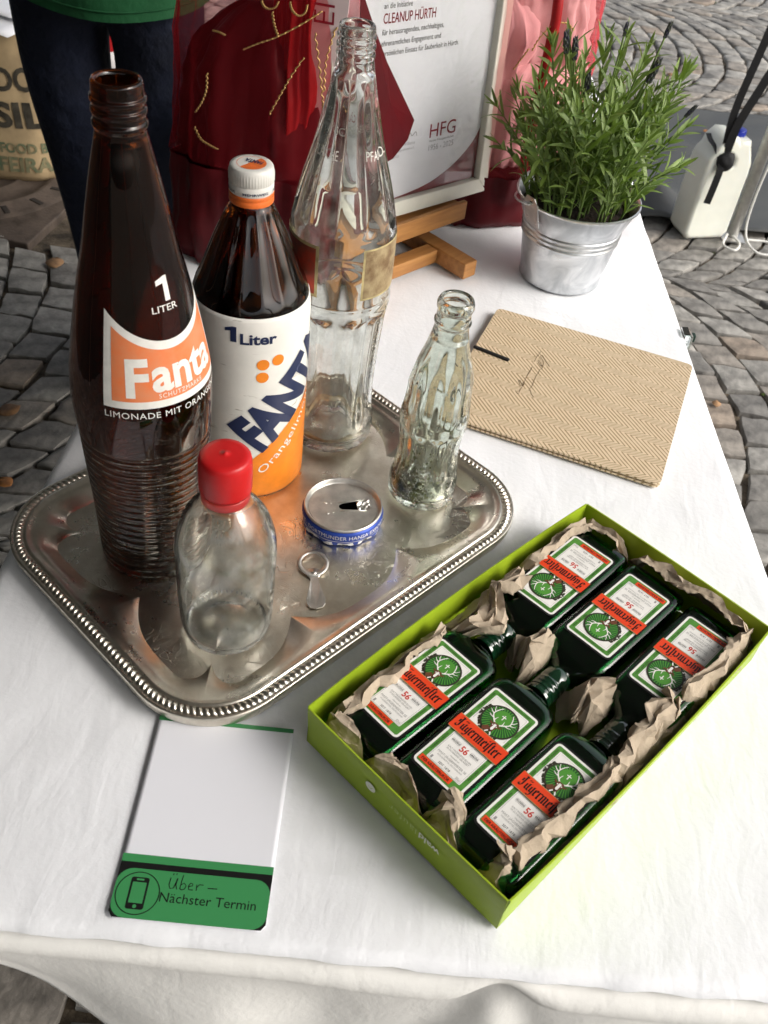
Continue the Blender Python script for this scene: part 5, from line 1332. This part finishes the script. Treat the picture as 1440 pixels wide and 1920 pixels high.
# the satin corner hanging over the left part of the picture
V, F = [], []
cor = [(-.225, .235), (-.208, .200), (-.188, .168), (-.1416, .106), (-.150, .088), (-.166, .070), (-.215, .062), (-.225, .150)]
V = [(x, y, .0015 + .004 * abs(sin(i * 1.9))) for i, (x, y) in enumerate(cor)] + [(-.185, .130, .011), (-.172, .112, .004)]
F = [(i, (i + 1) % 8, 8) for i in range(8)]
fl = mesh('satin_flap', [bagL.matrix_basis.inverted() @ (Mf @ Vector(v)) for v in V], F, m_satin, bagL, smooth=False); fl.modifiers.new('t', 'SOLIDIFY').thickness = .0012

# ------------------------------------------------------------------ lavender in a zinc bucket
def zinc():
    m = mat('galvanised zinc', (.66, .67, .68), .34, metal=1); nt = m.node_tree; N = nt.nodes; L = nt.links; P = _p(nt)
    tc = N.new('ShaderNodeTexCoord'); vo = N.new('ShaderNodeTexNoise'); vo.inputs['Scale'].default_value = 32; vo.inputs['Detail'].default_value = 5; vo.inputs['Distortion'].default_value = 1.2; L.new(tc.outputs['Object'], vo.inputs[0])
    cr = N.new('ShaderNodeValToRGB'); e = cr.color_ramp.elements; e[0].position = .35; e[0].color = (.50, .52, .54, 1); e[1].position = .65; e[1].color = (.78, .79, .80, 1)
    L.new(vo.outputs[0], cr.inputs[0]); L.new(cr.outputs[0], P.inputs['Base Color'])
    mr = N.new('ShaderNodeMapRange'); mr.inputs[1].default_value = .3; mr.inputs[2].default_value = .7; mr.inputs[3].default_value = .46; mr.inputs[4].default_value = .26; L.new(vo.outputs[0], mr.inputs[0]); L.new(mr.outputs[0], P.inputs['Roughness'])
    return m
m_zinc = zinc()
PX, PY = .165, 1.0165
lav = thing('potted_lavender', 'bushy green lavender in a small zinc bucket', 'potted plant', (PX, PY, TZ + .001))
bp_ = [(0, .0018), (.043, .0018), (.0465, .0), (.0472, .001), (.0474, .003), (.0470, .0045), (.0535, .0500), (.0538, .0515), (.0553, .0530), (.0553, .0545), (.0540, .0558), (.0543, .0575), (.0558, .0588), (.0558, .0602), (.0547, .0615), (.0550, .0632), (.0565, .0645), (.0565, .0660), (.0555, .0672), (.0665, .0955), (.0680, .0960), (.0692, .0975), (.0690, .0992), (.0676, .0998), (.0662, .0985), (.0655, .0965), (.0600, .0800), (0, .0795)]
V, F = lathe(bp_, 96); bk = mesh('bucket', V, F, m_zinc, lav, sharp=60)
m_soil = mat('potting soil', (.022, .014, .009), .95, var=.5, vscale=180, bump=1, bscale=220, bdist=.004)
V, F = lathe([(.0610, .0815), (.05, .086), (.025, .088), (0, .0885)], 40, lambda i, r, z, a: r); mesh('soil', V, F, m_soil, lav)
for a0 in (radians(218), radians(38)):
    V, F = fill2d([[(-.011, -.020), (.011, -.020), (.011, .006), (.006, .013), (-.006, .013), (-.011, .006)], [(.003 * cos(t * pi / 6), .005 + .003 * sin(t * pi / 6)) for t in range(12)]], extrude=.0005)
    rt = Matrix.Rotation(a0 - pi / 2 * -1, 3, 'Z')
    mesh('handle_lug', [rt @ Vector((x, -(.0674 + (y) * .30) - .0 + z, .0950 + y)) for x, y, z in V], F, m_zinc, bk, smooth=False)
d_ = Vector((cos(radians(218)), sin(radians(218)), 0)); s_ = Vector((cos(radians(308)), sin(radians(308)), 0))
hp = [d_ * (.071 * cos(t)) - s_ * (.071 * sin(t)) * .93 + Vector((0, 0, .0990 - .018 * sin(t))) for t in [pi * k / 24 for k in range(25)]]
V, F = tube(hp, .0012, 8); mesh('wire_handle', V, F, m_zinc, bk)
m_grip = mat('white grip', (.8, .8, .8), .4); V, F = tube(hp[17:22], .0042, 10); mesh('handle_grip', V, F, m_grip, bk)

m_leaf = [mat('lavender leaf %d' % i, c, .5, var=.2, vscale=60, sub=0.0) for i, c in enumerate([(.185, .275, .07), (.24, .34, .095), (.13, .205, .06), (.29, .39, .14)])]
for m in m_leaf:
    N = m.node_tree.nodes; L = m.node_tree.links; P = _p(m.node_tree); tl_ = N.new('ShaderNodeBsdfTranslucent'); mx = N.new('ShaderNodeMixShader'); mx.inputs[0].default_value = .28
    tl_.inputs[0].default_value = (.18, .30, .03, 1); L.new(P.outputs[0], mx.inputs[1]); L.new(tl_.outputs[0], mx.inputs[2]); L.new(mx.outputs[0], N['Material Output'].inputs['Surface'])
m_stem = mat('lavender stem', (.15, .23, .06), .6); m_bud = mat('lavender bud', (.045, .04, .085), .7, var=.5, vscale=300, col2=(.10, .12, .06))
def leaf_geo(bend, fold, wid):
    V, F = [], []
    for i in range(7):
        f = i / 6; w_ = wid * (sin(pi * min(1, f * .86 + .10)) ** .7) * (1 if f < .98 else .45); z = bend * f * f
        V += [(f, -w_, z + fold * w_), (f, 0, z), (f, w_, z + fold * w_)]
    for i in range(6):
        for k in range(2): F.append((i * 3 + k, (i + 1) * 3 + k, (i + 1) * 3 + k + 1, i * 3 + k + 1))
    return V, F
LG = [leaf_geo(b_, .35, w_) for b_, w_ in ((-.05, .082), (-.22, .09), (.14, .078), (-.38, .092))]
lr = random.Random(21); leaves = []; buds = []
NS = 74
for i in range(NS):
    a = lr.uniform(0, 2 * pi) if i > 30 else 2 * pi * i / 31; rr = .056 * sqrt(lr.random()) if i > 30 else lr.uniform(.03, .055)
    base = Vector((rr * cos(a), rr * sin(a), .086)); out_ = rr / .056
    H0 = lr.uniform(.06, .155) * (1.05 - .42 * out_ ** 2) + .02; ln_ = .006 + .036 * out_ * lr.uniform(.6, 1.15)
    side = Vector((lr.gauss(-.002, .009), lr.gauss(0, .008), 0))
    tip = base + Vector((cos(a), sin(a), 0)) * ln_ + side + Vector((0, 0, H0))
    mid_ = base.lerp(tip, .5) + Vector((-cos(a), -sin(a), 0)) * .006 + Vector((0, 0, .008))
    P = spl([base, mid_, tip], 6); V, F = tube(P, [.0013 - .0007 * k / (len(P) - 1) for k in range(len(P))], 5); mesh('stem', V, F, m_stem, lav)
    Lt = (tip - base).length; nn_ = max(4, int(Lt / .0115)); spin = lr.uniform(0, pi)
    for k in range(1, nn_ + 1):
        f = k / nn_; j = f * (len(P) - 1); j0 = min(len(P) - 2, int(j)); p = P[j0].lerp(P[j0 + 1], j - j0); t = (P[j0 + 1] - P[j0]).normalized()
        u_ = t.orthogonal().normalized(); v_ = t.cross(u_); spin += pi / 2 + lr.uniform(-.3, .3)
        for s2 in ((0, pi) if f < .97 else (0, pi, pi / 2, -pi / 2)):
            rad = u_ * cos(spin + s2) + v_ * sin(spin + s2); el = radians(lr.uniform(40, 66)) if f < .95 else radians(lr.uniform(58, 78))
            d = (rad * cos(el) + t * sin(el)).normalized(); d = (d + Vector((0, 0, lr.uniform(-.12, .10)))).normalized()
            ll = lr.uniform(.019, .035) * (1.12 - .45 * abs(f - .5)) * (1 if f < .95 else .72)
            leaves.append((p, d, t, ll, lr.randrange(4), lr.choices(range(4), (4, 4, 3, 2))[0]))
cam_dir = (Vector((0, 0, CAM_H)) - lav.location).normalized()
leaves.sort(key=lambda q: -(q[0].dot(cam_dir)) - q[3] * .5)
protoL = {}
Vr, Fr, MIr = [], [], []
for i, (p, d, t, ll, g_, mi) in enumerate(leaves):
    y = t.cross(d); y = y.normalized() if y.length > 1e-4 else d.orthogonal().normalized(); z = d.cross(y)
    R3 = Matrix((d, y, z)).transposed()
    if i < 298:
        k = (g_, mi)
        M = Matrix.Translation(p) @ (R3 * ll).to_4x4()
        if k not in protoL: o = mesh('leaf', LG[g_][0], LG[g_][1], m_leaf[mi], lav); protoL[k] = o
        else: o = copy_of(protoL[k], lav)
        o.matrix_basis = M
    else:
        b0 = len(Vr); Vr += [p + R3 @ (Vector(v) * ll) for v in LG[g_][0]]; Fr += [tuple(b0 + q for q in f) for f in LG[g_][1]]; MIr += [mi] * len(LG[g_][1])
o = mesh('foliage', Vr, Fr, m_leaf, lav, midx=MIr); tag(o, kind='stuff')
for bx, by, sc, base_px in (((1062, 88), None, 1, 0), ((1078, 100), None, 1, 0), ((1100, 165), None, 1.1, 0), ((1222, 142), None, 1.1, 0), ((1250, 62), None, .7, 0), ((1291, 213), None, .7, 0), ((1172, 60), None, .6, 0)):
    p = at_px(*bx, Yp=PY - .01) - lav.location; root_ = Vector((p.x * .45, p.y * .45, .10))
    P = spl([root_, root_.lerp(p, .55) + Vector((0, 0, .008)), p], 6); V, F = tube(P, .0010, 5); st = mesh('flower_stalk', V, F, m_stem, lav)
    V, F = [], []; dirv = (P[-1] - P[-3]).normalized(); u_ = dirv.orthogonal().normalized(); v_ = dirv.cross(u_)
    for k in range(40):
        h_ = (k / 39 - .3) * .020 * sc; an = k * 2.4; rad = (u_ * cos(an) + v_ * sin(an)); c = p + dirv * h_ + rad * .0024 * sc * (1 - abs(k / 39 - .45) * .9); b0 = len(V); s3 = .0017 * sc
        V += [c + rad * s3 * .9, c - rad * s3 * .4 + dirv.cross(rad) * s3 * .8, c - rad * s3 * .4 - dirv.cross(rad) * s3 * .8, c + dirv * s3 * 2.2 + rad * s3 * .5, c - dirv * s3 * 1.2]
        F += [(b0, b0 + 1, b0 + 3), (b0 + 1, b0 + 2, b0 + 3), (b0 + 2, b0, b0 + 3), (b0 + 1, b0, b0 + 4), (b0 + 2, b0 + 1, b0 + 4), (b0, b0 + 2, b0 + 4)]
    mesh('flower_bud', V, F, m_bud, st, smooth=False)

# ------------------------------------------------------------------ person standing behind the table
m_skin = mat('skin', (.55, .33, .24), .5, sub=.05); m_jean = mat('navy jeans', (.006, .010, .026), .85, var=.35, vscale=10, bump=.9, bscale=16, bdist=.02)
m_shirt = mat('green shirt', (.006, .085, .026), .8, var=.15, vscale=9, bump=.7, bscale=11, bdist=.02); m_shoe = mat('dark shoes', (.02, .02, .022), .5); m_hair = mat('brown hair', (.05, .028, .015), .6, var=.4, vscale=90)
person = thing('person', 'person in a green shirt and dark navy trousers standing behind the table', 'person', (-.598, 1.76, 0))
def skin_obj(name, pts, edges, m, sub=2):
    me = bpy.data.meshes.new(name); me.from_pydata([p[:3] for p in pts], edges, []); o = bpy.data.objects.new(name, me); C.objects.link(o); o.parent = person
    me.materials.append(m); md = o.modifiers.new('skin', 'SKIN'); md.use_smooth_shade = True
    if not me.skin_vertices: me.attributes
    for i, p in enumerate(pts):
        sv = me.skin_vertices[0].data[i]; sv.radius = p[3] if isinstance(p[3], tuple) else (p[3], p[3]); sv.use_root = (i == 0)
    s_ = o.modifiers.new('sub', 'SUBSURF'); s_.levels = sub; s_.render_levels = sub; return o
# trousers: hips and legs as one skin
skin_obj('trousers', [(0, 0, .86, (.165, .115)), (0, 0, .95, (.155, .11)), (-.086, 0, .78, (.086, .100)), (-.086, -.005, .64, (.074, .088)), (-.068, -.01, .46, (.066, .070)), (-.060, .01, .28, (.060, .062)), (-.052, .015, .08, (.056, .06)),
                      (.086, 0, .78, (.086, .100)), (.090, -.005, .64, (.074, .088)), (.076, -.01, .46, (.066, .070)), (.066, .01, .28, (.060, .062)), (.058, .015, .08, (.056, .06))],
         [(0, 1), (0, 2), (2, 3), (3, 4), (4, 5), (5, 6), (0, 7), (7, 8), (8, 9), (9, 10), (10, 11)], m_jean)
# body: head, neck, torso, arms, legs in one skin
skin_obj('body', [(0, 0, .95, (.12, .09)), (0, .0, 1.15, (.125, .09)), (0, .01, 1.32, (.14, .09)), (0, .01, 1.40, (.07, .06)), (0, 0, 1.46, (.052, .052)), (0, -.01, 1.53, (.070, .082)), (0, -.012, 1.61, (.074, .092)), (0, -.004, 1.68, (.05, .06)),
                  (-.16, .01, 1.36, (.05, .05)), (-.255, .07, 1.12, (.040, .042)), (-.20, -.10, 1.11, (.030, .034)), (.16, .01, 1.36, (.05, .05)), (.255, .07, 1.12, (.040, .042)), (.20, -.10, 1.11, (.030, .034)),
                  (-.08, 0, .76, (.07, .08)), (-.068, -.01, .46, (.045, .05)), (-.052, .02, .07, (.036, .04)), (.08, 0, .76, (.07, .08)), (.076, -.01, .46, (.045, .05)), (.058, .02, .07, (.036, .04)),
                  (-.19, -.135, 1.08, (.022, .036)), (.19, -.135, 1.08, (.022, .036))],
         [(0, 1), (1, 2), (2, 3), (3, 4), (4, 5), (5, 6), (6, 7), (2, 8), (8, 9), (9, 10), (2, 11), (11, 12), (12, 13), (0, 14), (14, 15), (15, 16), (0, 17), (17, 18), (18, 19), (10, 20), (13, 21)], m_skin)
for s_ in (-1, 1):
    for k in range(5):
        x0 = s_ * (.19 - .004); dx = (k - 1.5) * .016
        L_ = (.058, .068, .072, .066, .046)[k]
        if k < 4:
            P = [(x0 + s_ * 0, -.118 - .0 + dx - .0, 1.062), (x0, -.122 + dx * 1.1, 1.062 - L_ * .5), (x0 - s_ * .010, -.122 + dx * 1.1, 1.062 - L_)]
        else: P = [(x0 - s_ * .010, -.150, 1.085), (x0 - s_ * .026, -.168, 1.062), (x0 - s_ * .030, -.172, 1.038)]
        V, F = tube(spl(P, 4), [.0088 - .0028 * q / 8 for q in range(9)], 8); mesh('finger', V, F, m_skin, person)
# shirt with an open hem, sleeves
def ering(z, rx, ry, cy_=0., n=48, seed=0): return [(rx * cos(2 * pi * k / n) * (1 + .015 * sin(7 * 2 * pi * k / n + z * 8)), cy_ + ry * sin(2 * pi * k / n) * (1 + .02 * sin(5 * 2 * pi * k / n + z * 11)), z + (.012 * sin(2 * pi * k / n * 2 + 1) if z < .80 else 0)) for k in range(n)]
V, F = loft([ering(.772, .193, .148), ering(.80, .192, .147), ering(.86, .188, .143), ering(.95, .182, .138), ering(1.10, .178, .135), ering(1.24, .188, .130), ering(1.33, .195, .115), ering(1.40, .150, .085), ering(1.435, .075, .068), ering(1.45, .066, .062)], cap=False); mesh('shirt', V, F, m_shirt, person)
V, F = tube([Vector(p) * 1.0 + Vector((0, 0, .016)) for p in ering(.772, .1945, .1495)], .0014, 6, closed=True); mesh('hem_seam', V, F, m_shirt, person)
for s_ in (-1, 1):
    V, F = tube([(s_ * .12, .01, 1.345), (s_ * .175, .012, 1.33), (s_ * .205, .02, 1.24), (s_ * .226, .027, 1.15)], [.075, .074, .066, .064], 20, caps=False); mesh('sleeve', V, F, m_shirt, person)
    V, F = loft([[(s_ * .055 + rx * cos(2 * pi * k / 24), cy0 + 0 * k, zc + rz * sin(2 * pi * k / 24)) for k in range(24)] for cy0, rx, rz, zc in ((.085, .02, .03, .05), (.075, .038, .045, .05), (.02, .045, .048, .052), (-.06, .050, .036, .040), (-.13, .046, .028, .032), (-.165, .03, .018, .024))]); mesh('shoe', V, F, m_shoe, person)
V, F = lathe([(.0, .115), (.05, .105), (.082, .07), (.092, .02), (.090, -.04), (.078, -.07)], 40, lambda i, r, z, a: r * (1 + .03 * sin(17 * a)) * (1.0 if sin(a) > -.35 or z > .045 else .80)); mesh('hair', [(x * .92, y * 1.05 + .008, z + 1.615) for x, y, z in V], F, m_hair, person)
V, F = loft([[(rx * cos(2 * pi * k / 12), y0, 1.575 + rz * sin(2 * pi * k / 12) + zz) for k in range(12)] for y0, rx, rz, zz in ((-.085, .016, .022, 0), (-.105, .013, .012, -.008), (-.112, .006, .005, -.010))]); mesh('nose', V, F, m_skin, person)
m_eye = mat('eye', (.05, .04, .03), .2); m_lip = mat('lips', (.35, .12, .10), .5)
for s_ in (-1, 1):
    V, F = lathe([(0, -.006), (.008, -.003), (.009, 0), (.008, .003), (0, .006)], 14); mesh('eye', [(x + s_ * .030, z - .092, y * .6 + 1.605) for x, y, z in V], F, m_eye, person)
    V, F = lathe([(0, -.008), (.016, -.004), (.018, .002), (.010, .006), (0, .006)], 14); mesh('ear', [(s_ * (.074 + z), x, y * 1.6 + 1.590) for x, y, z in V], F, m_skin, person)
V, F = tube(spl([(-.022, -.090, 1.542), (0, -.098, 1.540), (.022, -.090, 1.542)], 4), .0045, 8); mesh('mouth', V, F, m_lip, person)

# ------------------------------------------------------------------ jute sack, papers, red things at the left
m_jute = mat('jute', (.47, .35, .20), .9, var=.22, vscale=9, bump=.35, bscale=650, bdist=.0008)
SX, SY, SA, SB = -1.242, 2.60, .228, .13
sack = thing('jute_sack', 'tan jute coffee sack with stencilled lettering standing at the left', 'sack', (SX, SY, .016))
def sack_r(z): return interp(z, [(0, .93), (.03, 1.02), (.10, 1.03), (.20, 1.0), (.28, .96), (.34, .93), (.39, .95), (.42, .90)])
def sack_pt(a, z, l=0.):
    r = sack_r(z) * (1 + .035 * gnoise(cos(a) * 2.5, sin(a) * 2.5, z * 7) + .012 * gnoise(cos(a) * 7, sin(a) * 7, z * 16)); ca, sa = cos(a), sin(a)
    return Vector(((SA * r + l) * math.copysign(abs(ca) ** .72, ca), (SB * r + l) * math.copysign(abs(sa) ** .72, sa), z))
rings = [[sack_pt(2 * pi * k / 96, z) for k in range(96)] for z in [.42 * i / 26 for i in range(27)]]
rings += [[(p[0] * .93, p[1] * .9, p[2] - dz) for p in rings[26]] for dz in (.006, .05, .10)]
V, F = loft(rings); mesh('sack_cloth', V, F, m_jute, sack)
m_jblk = mat('black stencil', (.055, .048, .035), .9, var=.4, vscale=40); m_jred = mat('red stencil', (.33, .075, .06), .9, var=.3, vscale=40); m_jgrn = mat('green stencil', (.11, .17, .10), .9, var=.5, vscale=30, col2=(.30, .25, .14))
def sfn(x, y, l):
    cx = max(-.999, min(.999, x / (SA * 1.0))); a = -math.acos(math.copysign(abs(cx) ** (1 / .72), cx)); return sack_pt(a, y, .002 + l)
pr = Print()
pr.text('DO', .083, .252, .056, 0, 0, w=.100, bold=.03); pr.text('S', .020, .243, .056, 1, 0, w=.045, bold=.04); pr.text('CAFE', -.19, .240, .056, 0, 0, w=.19, bold=.03)
pr.text('BRASIL', -.130, .158, .062, 0, 0, w=.322, bold=.035); pr.text('S', -.02, .335, .04, 1, 0, w=.04, bold=.04)
pr.text('FOOD BY', .065, .088, .026, 2, 0, w=.140, bold=.03); pr.text('FEIRAS', .055, .034, .040, 2, 0, w=.160, bold=.03)
pr.build('stencil_lettering', [m_jblk, m_jred, m_jgrn], sack, sfn, .01, .01)
m_pap = mat('white paper', (.82, .83, .86), .6)
pl = thing('paper_stack', 'white sheets of paper lying on top of the jute sack', 'paper', (-1.190, 2.530, .435), radians(-14))
for k, (dx, dy, rz, ry) in enumerate(((0, 0, 0, 7), (-.03, .06, 9, 7))):
    V, F = [], []
    for i in range(8):
        for j in range(8): x, y = (i / 7 - .5) * .30, (j / 7 - .5) * .21; V.append((x, y, .006 * sin(x * 9 + k) + .0015 * k))
    for i in range(7):
        for j in range(7): F.append((i * 8 + j, (i + 1) * 8 + j, (i + 1) * 8 + j + 1, i * 8 + j + 1))
    o = mesh('sheet', V, F, m_pap, pl, loc=(dx, dy, .012 + .012 * k)); o.rotation_euler = (0, radians(ry), radians(rz)); o.modifiers.new('t', 'SOLIDIFY').thickness = .0015
m_rpl = mat('red bucket plastic', (.55, .015, .02), .35); m_wpl = mat('white bucket plastic', (.75, .75, .75), .4)
rb = thing('red_bucket', 'red and white plastic bucket seen between the legs of the person', 'bucket', (-1.16, 3.42, .012))
V, F = lathe([(0, .0), (.10, .0), (.105, .004), (.116, .09), (.112, .09), (.1, .01)], 48); mesh('bucket_base', V, F, m_wpl, rb)
V, F = lathe([(.1165, .09), (.135, .235), (.142, .238), (.142, .248), (.133, .248), (.114, .095)], 48); mesh('bucket_wall', V, F, m_rpl, rb)
V, F = tube([Vector((.136 * cos(t), .136 * sin(t) * .55 - .09 * sin(t), .235 + .03 * sin(t))) for t in [pi * k / 20 for k in range(21)]], .003, 8); mesh('bucket_handle', V, F, m_wpl, rb)
rg = thing('red_bag', 'red bag showing behind the right edge of the jute sack', 'bag', (-1.13, 2.86, .012))
rings = [bag_sec((0, 0), .12 * s_, .08 * s_, z, 4, n=60, wob=.012) for z, s_ in ((0, .9), (.05, 1.05), (.18, 1), (.28, .85), (.33, .5))]
V, F = loft(rings); mesh('bag_cloth', V, F, m_rpl, rg)
V, F = tube([(-.05, 0, .30), (-.045, 0, .40), (.0, 0, .44), (.045, 0, .40), (.05, 0, .30)], .006, 8); mesh('bag_handle', V, F, m_rpl, rg)

# ------------------------------------------------------------------ mat, canister, straps, rope at the right
m_mat = mat('grey rubber sheet', (.060, .062, .060), .55, var=.25, vscale=7, bump=.25, bscale=40, bdist=.002, rvar=.12)
V, F = [], []; NXm, NYm = 60, 44
for i in range(NXm + 1):
    for j in range(NYm + 1):
        x = .60 + 1.5 * i / NXm; y = 2.775 + .05 * (x - .6) + (.95 + .06 * (x - .6)) * j / NYm
        z = .020 + .004 * gnoise(x * 5, y * 5, 2) + .006 * gnoise(x * 2, y * 2, 5)
        z += .075 * exp(-((x - .70) / .075) ** 2 - ((y - 2.90) / .10) ** 2) + .012 * exp(-((y - 3.2 - .2 * x) / .05) ** 2)
        V.append((x, y, z))
for i in range(NXm):
    for j in range(NYm): F.append((i * (NYm + 1) + j, (i + 1) * (NYm + 1) + j, (i + 1) * (NYm + 1) + j + 1, i * (NYm + 1) + j + 1))
gm = mesh('ground_sheet', V, F, m_mat); gm.modifiers.new('t', 'SOLIDIFY').thickness = .004; tag(gm, 'dark grey rubber sheet spread on the cobbles behind the canister', 'ground sheet')

m_cani = mat('milky canister plastic', (.80, .81, .72), .35, var=.06, vscale=6, sub=.25); m_liq = None
m_blu = mat('blue cap plastic', (.012, .03, .35), .35); m_strap = mat('black webbing', (.006, .006, .007), .7, bump=.3, bscale=900)
cn = thing('water_canister', 'milky white plastic canister with blue cap tied to the gazebo leg', 'canister', (.822, 2.765, .022), radians(20))
outl = [(-.062, .012), (-.052, .0), (.052, .0), (.062, .012), (.062, .190), (.060, .215), (.050, .240), (.040, .262), (.037, .272), (.018, .272), (.012, .262), (-.004, .282), (-.024, .284), (-.040, .268), (-.046, .245), (-.058, .232), (-.062, .215)]
hol = [(-.022, .205), (.010, .200), (.024, .212), (.020, .236), (.004, .252), (-.016, .262), (-.026, .255), (-.028, .228)]
V, F = fill2d([outl, hol], extrude=.038, bevel=.012, res=3); mesh('canister_body', [(x, z, y) for x, y, z in V], F, m_cani, cn, sharp=50)
V, F = lathe([(.017, .270), (.0185, .272), (.0190, .276), (.0190, .296), (.0175, .300), (0, .3005)], 40, lambda i, r, z, a: r + (.0006 * cos(30 * a) if .275 < z < .297 else 0)); mesh('blue_cap', [(x + .0275, y, z) for x, y, z in V], F, m_blu, cn)
def ribbon(pts, w, m, name, parent, t=.0016, side=Vector((1, 0, 0))):
    P = spl(pts, 8); V, F = [], []
    for i, p in enumerate(P):
        tn = (P[min(i + 1, len(P) - 1)] - P[max(i - 1, 0)]).normalized(); s_ = (side - tn * side.dot(tn)).normalized(); n_ = tn.cross(s_)
        for a, b in ((-1, -1), (1, -1), (1, 1), (-1, 1)): V.append(p + s_ * w / 2 * a + n_ * t / 2 * b)
        if i:
            for k in range(4): F.append(((i - 1) * 4 + k, (i - 1) * 4 + (k + 1) % 4, i * 4 + (k + 1) % 4, i * 4 + k))
    F += [(3, 2, 1, 0), tuple(len(V) - 4 + k for k in range(4))]
    return mesh(name, V, F, m, parent, smooth=False)
stp = thing('black_strap', 'black webbing strap knotted through the canister handle', 'strap', (.80, 2.715, .25))
o_ = stp.location
rel = lambda l: [Vector(p) - o_ for p in l]
ribbon(rel([(.812, 2.712, .262), (.800, 2.706, .33), (.795, 2.70, .42), (.812, 2.70, .62), (.86, 2.72, 1.2), (.905, 2.745, 2.05)]), .021, m_strap, 'upper_strap', stp)
ribbon(rel([(.812, 2.708, .262), (.815, 2.700, .36), (.845, 2.70, .48), (.872, 2.70, .62), (.90, 2.715, 1.2), (.915, 2.745, 2.05)]), .024, m_strap, 'upper_strap', stp)
ribbon(rel([(.806, 2.700, .262), (.806, 2.688, .235), (.804, 2.684, .19), (.800, 2.682, .135)]), .020, m_strap, 'loose_end', stp)
ribbon(rel([(.800, 2.70, .262), (.782, 2.715, .285), (.770, 2.74, .292), (.765, 2.77, .30)]), .018, m_strap, 'handle_loop', stp)
bm = bmesh.new(); bmesh.ops.create_icosphere(bm, subdivisions=3, radius=.026)
for v in bm.verts: v.co *= 1 + .22 * gnoise(v.co.x * 60, v.co.y * 60, v.co.z * 60); v.co.y *= .7
from_bm('knot', bm, m_strap, stp, True, loc=Vector((.818, 2.702, .255)) - o_)
m_rope = mat('white cord', (.78, .77, .72), .7, bump=.3, bscale=900)
rp = thing('white_cord', 'thin white cord hanging down the gazebo leg and looped on the cobbles', 'cord', (GX + .02, GY - .03, .02))
o_ = rp.location
V, F = tube(spl(rel([(GX + .022, GY - .015, 1.3), (GX + .020, GY - .02, .8), (GX + .026, GY - .02, .4), (GX + .014, GY - .03, .16), (GX + .02, GY - .05, .05), (GX + .05, GY - .11, .024), (GX + .12, GY - .10, .024), (GX + .10, GY - .04, .026), (GX + .03, GY - .045, .028)]), 10), .0034, 8); mesh('cord_line', V, F, m_rope, rp)
V, F = tube(spl(rel([(GX - .025, GY - .03, .03), (GX - .045, GY - .09, .024), (GX - .015, GY - .115, .024), (GX + .005, GY - .075, .026), (GX - .01, GY - .035, .03)]), 10), .0036, 8); mesh('cord_loop', V, F, m_rope, rp)
V, F = tube(spl(rel([(GX + .028, GY - .018, .62), (GX + .027, GY - .022, .48), (GX + .022, GY - .024, .33)]), 6), .006, 8); mesh('cord_sheath', V, F, m_grip, rp)

# ------------------------------------------------------------------ fallen leaves
m_dry = [mat('dry leaf %d' % i, c, .7, var=.3, vscale=60) for i, c in enumerate([(.30, .17, .08), (.18, .095, .04), (.34, .14, .04)])]
where = (('tan dry leaf lying on the cobbles left of the tall ribbed bottle', (103, 494)), ('brown dry leaf near the left picture edge on dark cobbles', (18, 770)), ('small brown leaf in a joint beside the left tray corner', (10, 905)), ('small orange leaf on the cobbles right of the notebook', (1343, 757)), ('tan leaf on the arched cobbles above the lavender', (1257, 140)), ('small tan leaf lying on the dark rubber sheet', (1324, 246)))
for k, (lb, px) in enumerate(where):
    zz = .03 if k == 5 else .010; p = at_px(*px, z=zz); r = random.Random(k); sz = (.034, .030, .022, .016, .02, .018)[k]
    V, F = [], []
    for i in range(7):
        f = i / 6; w_ = .42 * sin(pi * min(1, f * .96 + .03)) ** .8
        V += [((f - .5), -w_, .22 * (f - .4) ** 2 + .35 * w_ * w_), ((f - .5), 0, .10 * f), ((f - .5), w_, .25 * (f - .5) ** 2 + .5 * w_ * w_)]
    for i in range(6):
        for q in range(2): F.append((i * 3 + q, (i + 1) * 3 + q, (i + 1) * 3 + q + 1, i * 3 + q + 1))
    V = [(x * sz * 1.6, y * sz * 1.6, z * sz * 1.6) for x, y, z in V]
    o = mesh('dry_leaf', V, F, m_dry[k % 3], loc=p); o.rotation_euler = (0, 0, r.uniform(0, 6)); o.modifiers.new('t', 'SOLIDIFY').thickness = .0006
    tag(o, lb, 'leaf', 'fallen leaves on the ground')
